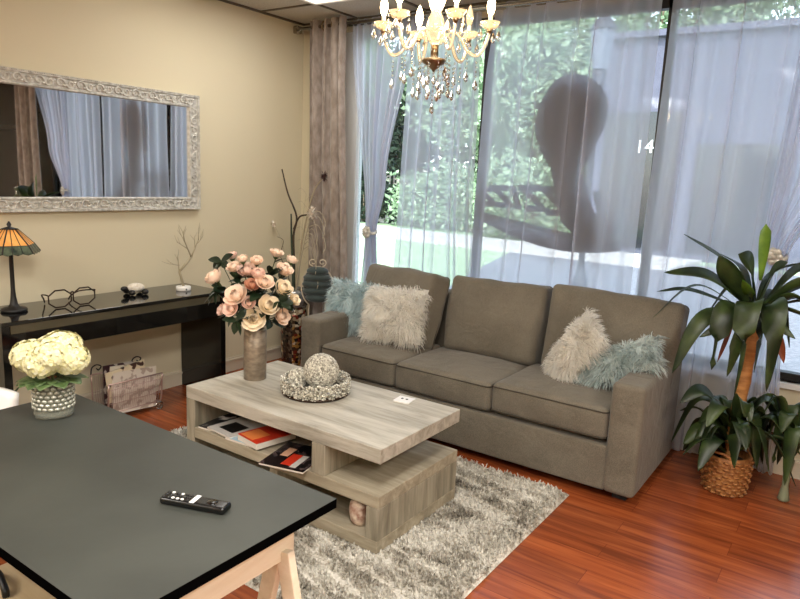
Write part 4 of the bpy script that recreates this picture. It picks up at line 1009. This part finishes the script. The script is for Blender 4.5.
for k in range(NA):
    a = 2*PI*k/NA+R(22); ca, sa = math.cos(a), math.sin(a)
    prof = [(.03, .10), (.055, .135), (.09, .12), (.12, .07), (.155, .055), (.18, .085), (AR, .135)]
    am = MB(); am.tube(bez([(r*ca, r*sa, z) for r, z in prof], 28), .0065, 8); arm = am.build('arm', M['glowglass'], ch)
    mb = MB(); mb.lathe([(.004, .105), (.008, .112), (.012, .12), (.008, .122)], (AR*ca, AR*sa, .022), n=12); mb.build('socket', M['brass'], arm)
    mb = MB(); mb.lathe([(.008, .12), (.026, .128), (.036, .146), (.033, .146), (.024, .132), (.007, .125)], (AR*ca, AR*sa, .022), n=18); mb.build('drip_cup', M['glowglass'], arm)
    mb = MB(); mb.lathe([(.0075, .125), (.0075, .168), (.005, .17)], (AR*ca, AR*sa, .022), n=12); mb.build('candle', M['candle'], arm)
    mb = MB(); mb.lathe([(.005, .168), (.0115, .182), (.0145, .20), (.011, .222), (.004, .24), (.001, .246)], (AR*ca, AR*sa, .022), n=14)
    mb.build('bulb', M['bulb'] if k != 1 else M['glowglass'], arm)
    for j in range(4):
        b_ = a+2*PI*j/4+.5; drops.append((AR*ca+.035*math.cos(b_), AR*sa+.035*math.sin(b_), .162, .03+.012*(j % 2)))
    drops.append((.12*ca, .12*sa, .05, .055)); drops.append((.155*ca, .155*sa, .037, .085))
    drops.append((.075*math.cos(a+.5), .075*math.sin(a+.5), .02, .09))
for k in range(9):
    a = 2*PI*k/9; drops.append((.055*math.cos(a), .055*math.sin(a), .03, .045+.02*(k % 3)))
drops += [(.03, 0, .02, .09), (-.03, .01, .02, .1), (0, -.035, .02, .08), (0, .03, .02, .09), (0, 0, .0, .135)]
for (x, y, z, l) in drops:
    mb = MB(); nb = max(1, int(l/.018))
    for j in range(nb): mb.ball((x, y, z-.006-j*.016), .0045, 6, smooth=False)
    zb = z-.006-nb*.016
    mb.lathe([(.0005, zb+.004), (.004, zb-.004), (.0095, zb-.018), (.008, zb-.026), (.0005, zb-.034)], (x, y, 0), n=7, smooth=False)
    mb.build('crystal_drop', M['crystal'], ch)
pl_ = bpy.data.lights.new('chandelier_glow', 'POINT'); pl_.energy = 6; pl_.color = (1, .78, .5); pl_.shadow_soft_size = .12
po = bpy.data.objects.new('chandelier_glow', pl_); col.objects.link(po); po.location = (CH[0], CH[1], 1.93+.24)

# ------------------------------------------------------------------ tall mosaic vase with dried stems
mv = MB(); MVX, MVY = .215, -.33
for i in range(10):
    pass
prof = [(.065, 0), (.07, .02), (.078, .2), (.088, .42), (.10, .50), (.104, .52)]
mv = empty('floor_vase', (MVX+.04, MVY, 0), 'tall mosaic floor vase with a mirrored rim in the corner beside the sofa', 'floor vase')
mb = MB(); mb.lathe([(.085, 0), (.09, .02), (.098, .2), (.106, .42), (.098, .49)], n=28, caps=True)
for k, idx in enumerate(range(len(mb.f)-2)): mb.mi[idx] = (idx % 28)//4 % 2
mb.build('body', [M['mosaic'], M['mosaicdark']], mv)
MB().lathe([(.095, .49), (.118, .53), (.126, .575), (.112, .62), (.09, .64), (.08, .635), (.09, .6), (.085, .5)], n=28).build('rim', M['mercury'], mv)
def flower(name, label, pts, r, m_, parts=(), cat='dried flower'):
    b0 = Vector(pts[0]); t = empty(name, b0, label, cat, 'dried stems in the tall corner vase'); mb = MB(); P2 = bez([Vector(p)-b0 for p in pts], 24)
    mb.tube(P2, [r*(1-.6*i/len(P2)) for i in range(len(P2))], 6); mb.build('stem', m_, t)
    for nm, fn, mm in parts:
        mb = MB(); fn(mb, P2[-1]); mb.build(nm, mm, t)
    return t
bz = (MVX+.04, MVY, .45)
def spiky(mb, c, r=.035, n=60, w_=.006, seed=0):
    rd = random.Random(seed)
    for i in range(n):
        d = Vector((rd.gauss(0, 1), rd.gauss(0, 1), rd.gauss(0, 1))).normalized(); leaf(mb, c, Vector(c)+d*r*rd.uniform(.6, 1), w_, 0, n=2)
    mb.ball(c, r*.35, 8)
flower('dried_allium', 'dark round flower head on a long pale curved stem before the drape', [bz, (.30, -.32, .9), (.36, -.32, 1.18), (.43, -.32, 1.40), (.53, -.32, 1.52)], .009, M['drystem'], [('flower_head', lambda mb, c: spiky(mb, c, .055, 90, .008, 1), M['darkflower'])])
flower('dried_branch', 'twisting dark branch rising highest on the left of the corner vase', [bz, (.22, -.3, .8), (.21, -.3, 1.05), (.24, -.3, 1.2), (.14, -.3, 1.38), (.075, -.3, 1.56)], .012, M['branch'], [('side_branch', lambda mb, c: mb.tube(bez([Vector((.21, -.3, 1.10))-Vector(bz), Vector((.27, -.3, 1.20))-Vector(bz), Vector((.36, -.3, 1.225))-Vector(bz)], 8), .007, 6), M['branch'])], 'branch')
def droop(mb, c, seed=3):
    rd = random.Random(seed)
    for i in range(9):
        a = rd.uniform(-.5, .9); L = rd.uniform(.10, .2); c0 = Vector(c)-Vector((0.01*i, 0, .035*i)); mb.tube(bez([c0, c0+Vector((L*.5, -.02*a, .02)), c0+Vector((L*.9, -.03*a, -.06-.02*i)), c0+Vector((L, -.04, -.12-.02*i))], 8), .0028, 4)
flower('white_dried_flower', 'white feathery flower with drooping fronds in the corner vase', [bz, (.33, -.36, .8), (.38, -.36, 1.0), (.45, -.36, 1.24)], .0085, M['drygrass'], [('flower_head', lambda mb, c: spiky(mb, c, .065, 90, .016, 5), M['whiteflower']), ('frond', droop, M['drygrass'])])
flower('small_white_flower', 'small white flower at the far left of the corner vase', [bz, (.18, -.33, .8), (.12, -.34, 1.0), (.03, -.34, 1.13)], .002, M['drystem'], [('flower_head', lambda mb, c: spiky(mb, c, .036, 40, .018, 6), M['whiteflower'])])
flower('tall_green_spike', 'dark green spiky stem at the centre of the corner vase', [bz, (.22, -.31, .8), (.20, -.31, 1.0), (.19, -.31, 1.22)], .014, M['leafdark'], cat='dried stem')
flower('dried_grass', 'fine dried grass plume behind the corner vase branch', [bz, (.27, -.28, .9), (.28, -.27, 1.2), (.30, -.26, 1.38)], .002, M['drystem'], [('plume', lambda mb, c: [mb.tube(bez([Vector(c)-Vector((0, 0, .05*i)), Vector(c)+Vector((.05*(1 if i % 2 else -1), 0, .04-.05*i)), Vector(c)+Vector((.09*(1 if i % 2 else -1), 0, .03-.05*i))], 6), .0011, 4) for i in range(12)], M['drygrass'])], 'dried grass')
flower('dried_grass', 'fine curling dried twig on the left of the corner vase', [bz, (.17, -.32, .75), (.10, -.33, .88), (.13, -.33, 1.0), (.06, -.33, 1.03)], .0035, M['branch'], [], 'dried grass')

# ------------------------------------------------------------------ small tufted chair with curly frame
tcx, tcy = .54, -.44
tc_ = empty('accent_chair', (.515, -.35, 0), 'small chair with a dark green tufted round back and curled cream metal frame', 'chair', rz=R(35))
mb = MB(); mb.ball((0, .012, .703), 1, 18, sc=(.112, .036, .135))
for j in range(5):
    z = .60+.052*j; wj = .118*math.sqrt(max(.1, 1-((z-.70)/.155)**2)); mb.ball((0, .0, z), 1, 16, sc=(wj, .046, .036))
    for q_ in (-1, 1): mb.ball((q_*wj*.45, -.012, z+.008), .03, 8, sc=(1, .6, .8))
mb.build('backrest', M['tuft'], tc_)
mb = MB(); mb.tube([(.125*math.cos(a), .02, .68+.16*math.sin(a)) for a in [R(-60+300*i/24) for i in range(25)]], .005, 6)
for s in (-1, 1): mb.tube([(s*.035+.034*(1-t*.7)*math.cos(a), .0, .875+.03*(1-t*.7)*math.sin(a)) for t, a in [(i/16, R(-90)+s*i/16*4.6*PI/2) for i in range(17)]], .0045, 6)
mb.tube([(.125*math.cos(R(-60)), .02, .68+.16*math.sin(R(-60))), (.07, .03, .38)], .005, 6); mb.tube([(-.125*math.cos(R(-60)), .02, .68+.16*math.sin(R(-60))), (-.07, .03, .38)], .005, 6)
mb.build('back_frame', M['cream_metal'], tc_)
rounded((.22, .22, .05), .024, 8, (0, 0, .02)).build('seat', M['tuft'], tc_, (0.02, -.12, .40))
for x in (-.11, .11):
    for y in (-.20, .0): mb = MB(); mb.tube([(x*.8+.02, y, .385), (x*.95+.02, y*1.05, 0)], .008, 8); mb.build('leg', M['cream_metal'], tc_)

# ------------------------------------------------------------------ dracaena
dp = empty('potted_dracaena', (3.47, -.43, 0), 'tall dracaena on a bare cane in a woven basket, right of the sofa', 'potted plant')
bk_ = MB(); rb = lambda z: .098+.014*math.sin(z/.2*PI*.6)
bk_.lathe([(.09, 0), (rb(0), .004)]+[(rb(z/100), z/100) for z in range(2, 21, 3)]+[(.108, .205), (.10, .205), (.095, .16)], n=40)
for j in range(11):
    zz = .012+j*.0175
    for k in range(26):
        if (j+k) % 2: continue
        a = 2*PI*k/26; r_ = rb(zz)+.002
        bk_.tube([(r_*math.cos(a-.13), r_*math.sin(a-.13), zz), ((r_+.006)*math.cos(a), (r_+.006)*math.sin(a), zz), (r_*math.cos(a+.13), r_*math.sin(a+.13), zz)], .006, 5)
bk_.build('basket', M['wicker'], dp)
mb = MB(); mb.tube(bez([(.104*math.cos(a), .104*math.sin(a), .205+(.022 if k in (2, 3, 4, 10, 11, 12) else 0)) for k, a in enumerate([2*PI*i/16 for i in range(17)])], 48), .007, 6); mb.build('handle', M['wicker'], dp)
MB().lathe([(.09, .165), (.09, .17)], n=24).build('soil', M['soil'], dp)
mb = MB(); cp = bez([(.0, 0, .16), (.012, .0, .35), (.022, .005, .6), (.035, .01, .86), (.04, .01, .95)], 20); mb.tube(cp, [.032+.003*math.sin(i*1.7) for i in range(len(cp))], 14); mb.build('cane', M['cane'], dp)
O_ = Vector((3.47, -.43, 0))
cr_ = MB(); yg = MB(); dy_ = MB(); Bt = Vector((3.50, -.42, .98))-O_
def W(x, z, y=-.42): return Vector((x, y, z))-O_
spec = []
def strap(mb, pts, width, roll=0.0):
    """long strap leaf along a curved spine"""
    P = bez(pts, 16); n = len(P)-1; vs = []
    for i, p in enumerate(P):
        t = i/n; d = (P[min(i+1, n)]-P[max(i-1, 0)]).normalized(); sd = d.cross(Vector((0, 0, 1)))
        if sd.length < .15: sd = sd+Vector((math.cos(roll*3), math.sin(roll*3), 0))*.3
        sd.normalize(); nn = sd.cross(d).normalized(); r_ = roll*(1+t*.8); sd = sd*math.cos(r_)+nn*math.sin(r_); nn = sd.cross(d).normalized()
        wv = width/2*(min(1, .35+t*1.6) if t < .45 else max(.02, math.cos(PI/2*((t-.45)/.55))**.75))
        vs += [p-sd*wv+nn*wv*.22, p-nn*.02*width, p+sd*wv+nn*wv*.22]
    fs = []
    for i in range(n):
        for k in range(2): a_ = i*3+k; fs.append((a_, a_+1, a_+4, a_+3))
    mb.add(vs, fs)
# spines: base, control, tip given in room metres
sp_ = [((3.47, 1.02, -.44), (3.36, 1.20, -.55), (3.16, 1.33, -.62), .062, .2), ((3.46, .99, -.46), (3.28, 1.13, -.56), (3.09, 1.13, -.62), .085, .4), ((3.45, .97, -.46), (3.24, 1.08, -.6), (3.07, .90, -.66), .03, .1), ((3.45, .97, -.45), (3.2, 1.04, -.5), (3.05, 1.02, -.56), .035, .3),
       ((3.45, .96, -.46), (3.30, .92, -.64), (3.20, .64, -.70), .085, .5), ((3.46, 1.0, -.46), (3.38, 1.14, -.55), (3.33, 1.24, -.62), .10, -.6), ((3.48, .97, -.47), (3.40, .98, -.66), (3.38, .70, -.72), .11, .3), ((3.50, .97, -.47), (3.50, 1.02, -.70), (3.50, .60, -.78), .12, -.2),
       ((3.52, .97, -.46), (3.60, 1.02, -.64), (3.62, .64, -.70), .115, -.4), ((3.53, .98, -.44), (3.68, 1.06, -.5), (3.78, .82, -.52), .09, .3), ((3.53, 1.0, -.43), (3.70, 1.14, -.48), (3.90, 1.10, -.5), .08, .5), ((3.53, 1.0, -.44), (3.66, 1.20, -.42), (3.86, 1.26, -.40), .075, -.3),
       ((3.52, .98, -.43), (3.74, 1.04, -.4), (3.92, .88, -.36), .08, .2), ((3.50, .99, -.41), (3.58, 1.05, -.32), (3.66, .78, -.28), .09, 0), ((3.47, .98, -.40), (3.36, 1.06, -.30), (3.24, .86, -.26), .09, .2), ((3.49, 1.02, -.45), (3.46, 1.20, -.55), (3.42, 1.26, -.66), .11, .9),
       ((3.51, 1.02, -.45), (3.56, 1.18, -.52), (3.62, 1.24, -.60), .07, -.8), ((3.49, .95, -.47), (3.44, .94, -.62), (3.30, .84, -.68), .07, .7), ((3.51, .95, -.47), (3.56, .98, -.62), (3.70, .90, -.66), .07, -.6), ((3.49, .94, -.46), (3.47, .90, -.60), (3.44, .66, -.64), .09, .9),
       ((3.52, .94, -.46), (3.56, .90, -.60), (3.55, .70, -.62), .08, -.9), ((3.50, 1.0, -.40), (3.55, 1.16, -.34), (3.70, 1.22, -.24), .08, .2), ((3.48, 1.0, -.41), (3.40, 1.16, -.36), (3.28, 1.22, -.26), .08, -.2), ((3.51, .99, -.46), (3.62, 1.02, -.58), (3.82, .98, -.62), .05, .4)]
for (b_, c_2, t_, wd_, rl_) in sp_:
    strap(cr_, [Vector((b_[0], b_[2], b_[1]))-O_, Vector((c_2[0], c_2[2], c_2[1]))-O_, Vector((t_[0], t_[2], t_[1]))-O_], wd_, rl_)
cr_.build('crown', M['drac'], dp, solid=.0015)
leaf(yg, W(3.50, 1.12), W(3.49, 1.40, -.42), .060, 0, n=8, wide=.8, up=(.6, -.8, 0)); leaf(yg, W(3.48, 1.02), W(3.45, 1.14, -.64), .05, 0, n=8, up=(0, -1, 0))
yg.build('young_leaf', M['dracyoung'], dp, solid=.0015)
leaf(dy_, W(3.42, .92, -.5), W(3.375, .70, -.54), .035, -.03, n=8)
dy_.build('dried_leaf', M['dracdry'], dp, solid=.0015); dy_ = MB(); leaf(dy_, W(3.60, .92, -.5), W(3.665, .76, -.58), .05, 0, n=8)
dy_.build('dried_leaf', M['dracdry'], dp, solid=.0015)
low = MB(); rnd = random.Random(12)
for i in range(46):
    a = rnd.uniform(0, 2*PI); r = rnd.uniform(.16, .33); z = rnd.uniform(.08, .50); h0 = rnd.uniform(.2, .42); ca, sa = math.cos(a), math.sin(a)
    yy = min(.24, r*sa); mz = max(h0, z)+rnd.uniform(.03, .10)
    if -1.3 > ca*10: pass
    xx = r*ca if ca > 0 else max(-.29, r*ca)
    strap(low, [(.02*ca, .02*sa, h0), (xx*.6, yy*.6, mz), (xx, yy, z)], rnd.uniform(.06, .095), rnd.uniform(-.5, .5))
low.build('lower_foliage', M['drac'], dp, solid=.0015)
# companion plant in a slim pale vase
sv = empty('slim_vase', (3.74, -.36, 0), 'slim pale green glass vase on the floor, right of the woven basket', 'vase')
MB().lathe([(.022, 0), (.028, .008), (.024, .03), (.016, .08), (.018, .16), (.026, .22), (.022, .225), (.014, .16), (.012, .05)], n=20).build('body', mat('pale_green_ceramic', (126, 132, 108), .3), sv)
bp2 = empty('leafy_stem', (3.74, -.36, .03), 'drooping broad-leaved plant cutting standing in the slim vase', 'plant')
mb = MB()
for i in range(17):
    a = 2*PI*i/17+.3; r = .10+.10*((i*7) % 5)/5; z = .06+.42*((i*3) % 7)/7; ca, sa = math.cos(a), math.sin(a)
    strap(mb, [(.01*ca, .01*sa, .24), (r*.6*ca, r*.6*sa, max(z, .3)+.09), (r*ca, min(.2, r*sa), z)], .08, .3*math.sin(i*2))
mb.build('foliage', M['drac'], bp2, solid=.0015); MB().tube([(0, 0, 0), (0, .002, .26)], .006, 6).build('stem', M['stem'], bp2)

# ------------------------------------------------------------------ desk on trestles
dkx0, dkx1, dky0, dky1 = 1.688, 2.9054, -3.549, -2.9374
dk = MB(); dk.span((-.6087, -.3058, -.0245), (.6087, .3058, -.0005), mi=1); dk.span((-.6085, -.3056, -.0005), (.6085, .3056, 0), mi=0)
o = dk.build('desk_top', [M['desk'], M['deskedge']], None, (2.2967, -3.2432, .75)); tag(o, 'charcoal desk top with black edges lying on pale trestles', 'desk top')
def trestle(x, label):
    t = empty('trestle', (x, -3.24, 0), label, 'trestle', 'pale wooden trestles under the desk top')
    MB().span((-.021, -.27, .63), (.021, .20, .7245)).build('beam', M['pine'], t, bevel=.003)
    for yy in (.165, -.235):
        for s in (-1, 1):
            mb = MB(); d = Vector((s*.15, 0, -.67)).normalized(); c = Vector((s*.095, yy+(.0 if s > 0 else .026), .335))
            mb.box(c, (.045, .022, .66), d.to_track_quat('Z', 'Y').to_matrix() if False else Matrix.Rotation(-s*math.atan2(-.15, .67)*1.0*-1, 3, 'Y') @ Matrix.Identity(3)); mb.build('leg', M['pine'], t, bevel=.003)
    MB().span((-.012, -.25, .22), (.012, .18, .27)).build('crossbar', M['pine'], t, bevel=.003)
    return t
trestle(2.84, 'pale wooden trestle under the right end of the desk')
trestle(1.86, 'pale wooden trestle under the left end of the desk')
st = empty('storage_box', (2.35, -3.40, 0), 'tan wooden storage box with a black handle under the near side of the desk', 'storage box')
MB().span((-.29, -.18, 0), (.29, .18, .44)).build('body', M['seatwood'], st, bevel=.004)
mb = MB(); mb.tube(bez([(-.24, .0, .44), (-.235, .0, .46), (-.19, -.01, .475), (-.14, -.02, .46), (-.135, -.02, .44)], 14), .009, 8); mb.build('handle', M['blackmatte'], st)
# remote
rm = empty('remote_control', (2.672, -3.183, .75), 'black remote control with a silver band on the desk', 'remote control', rz=R(20))
rounded((.172, .042, .018), .007, 6).build('body', mat('remote_black', (12, 12, 12), .25), rm, (0, 0, .009))
MB().span((-.006, -.019, .0178), (.006, .019, .0186)).build('silver_band', M['white'], rm)
for i in range(6):
    for j in range(3):
        mb = MB(); mb.lathe([(.0042, .0178), (.004, .0195), (.001, .0198)], (-.078+.0125*i, -.012+.012*j, 0), n=8); mb.build('button', M['white'] if (i, j) in ((1, 2), (3, 2), (2, 0), (4, 0), (3, 0)) else M['blackgloss'], rm)
mb = MB(); mb.lathe([(.013, .0178), (.012, .0192), (.001, .0192)], (.045, 0, 0), n=20); mb.build('dial', M['blackgloss'], rm)
# glass vase with hydrangeas
HVX, HVY = 1.85, -3.085
gv = empty('flower_vase', (HVX, HVY, .75), 'short quilted glass vase of white hydrangeas on the desk', 'vase')
mb = MB(); prof = []
for i in range(19):
    z = .002+i*.0066; prof.append((.057+.0025*abs(math.sin(i*.95)), z))
mb.lathe([(.053, 0)]+prof+[(.056, .124), (.053, .122), (.052, .012), (.001, .012)], n=36); mb.build('body', M['vglass'], gv)
mb = MB()
for j in range(7):
    for k in range(20):
        a = 2*PI*(k+.5*(j % 2))/20; mb.ball((.0595*math.cos(a), .0595*math.sin(a), .034+.0135*j), .0092, 6, sc=(.45, 1.0, .62), rot=Matrix.Rotation(a, 3, 'Z'))
mb.build('beading', mat('silvered_glass', (190, 190, 176), .15, metal=.5), gv)
hs = [((-.060, -.010, .19), .058, 'hydrangea head on the left of the glass vase'), ((.012, .03, .212), .062, 'hydrangea head highest in the middle of the glass vase'), ((.060, .0, .188), .056, 'hydrangea head on the right of the glass vase'), ((.0, -.045, .18), .048, 'hydrangea head lowest at the front of the glass vase'), ((-.03, .045, .2), .052, 'hydrangea head at the back left of the glass vase'), ((.03, -.035, .205), .05, 'hydrangea head at the front right of the glass vase')]
for i, (c, r, lb) in enumerate(hs):
    t = empty('hydrangea', (HVX, HVY, .762), 'creamy white '+lb, 'hydrangea', 'hydrangeas in the glass vase'); cc = Vector(c)-Vector((0, 0, .012))
    # turn offsets so that the row runs across the room
    rot = Matrix.Rotation(R(25), 3, 'Z'); cc = rot @ cc
    mb = MB(); rd = random.Random(i+70)
    
    for k in range(150):
        z = 1-1.75*(k+.5)/150; a = k*2.39996; q_ = math.sqrt(max(0, 1-z*z)); n_ = Vector((q_*math.cos(a), q_*math.sin(a), z)); p = cc+Vector((n_.x*r, n_.y*r, n_.z*r*.82))*(1+rd.uniform(-.10, .09))
        t1 = n_.orthogonal().normalized(); t1 = Matrix.Rotation(rd.uniform(0, 6), 3, n_) @ t1; t2 = n_.cross(t1)
        for s in range(4):
            dd = (t1*math.cos(s*PI/2)+t2*math.sin(s*PI/2)); d2 = n_.cross(dd); L = .0125*rd.uniform(.85, 1.15)
            mb.add([p, p+dd*L*.6+d2*L*.5+n_*.003, p+dd*L*1.1+n_*.001, p+dd*L*.6-d2*L*.5+n_*.003], [(0, 1, 2, 3)], True)
    o = mb.build('bloom', M['hyd'], t); mb = MB(); mb.ball(cc, r*.84, 14, sc=(1, 1, .8)); mb.build('flower_core', mat('hydrangea_core', (196, 190, 96), .8), o)
    mb = MB(); mb.tube([tuple(cc), tuple(cc*.5), (0.004*i-.008, .003*i-.004, 0.0)], .003, 6); mb.build('stem', M['stem'], t)
    mb = MB(); a = [3.5, 1.2, -.2, -1.4, 2.2, -2.4][i]+R(25)
    for da in (-.3, .35):
        leaf(mb, rot @ Vector((.02*math.cos(a), .02*math.sin(a), .11)), rot @ Vector((.105*math.cos(a+da), .105*math.sin(a+da), .10)), .065, .06, n=8)
    mb.build('leaf', M['hydleaf'], t, solid=.001)
# white chair by the desk's left end
wc = empty('white_chair', (1.42, -3.22, -0.0), 'white moulded chair behind the left end of the desk, only its rounded edge in view', 'chair', rz=R(0))
def shell(u, v):
    a = R(100+160*u); r = .22+.02*v; return (r*math.cos(a), r*math.sin(a), .46+(.275-.05*abs(u-.5)*2)*v)
mb = MB(); mb.grid(shell, 20, 8); mb.build('backrest', M['white'], wc, solid=.03)
rounded((.42, .42, .07), .03, 8, (0, 0, .015)).build('seat', M['white'], wc, (0, 0, .44))
for x in (-.16, .16):
    for y in (-.16, .16): mb = MB(); mb.tube([(x*.8, y*.8, .41), (x*1.15, y*1.15, 0)], [.016, .01], 8); mb.build('leg', M['pine'], wc)
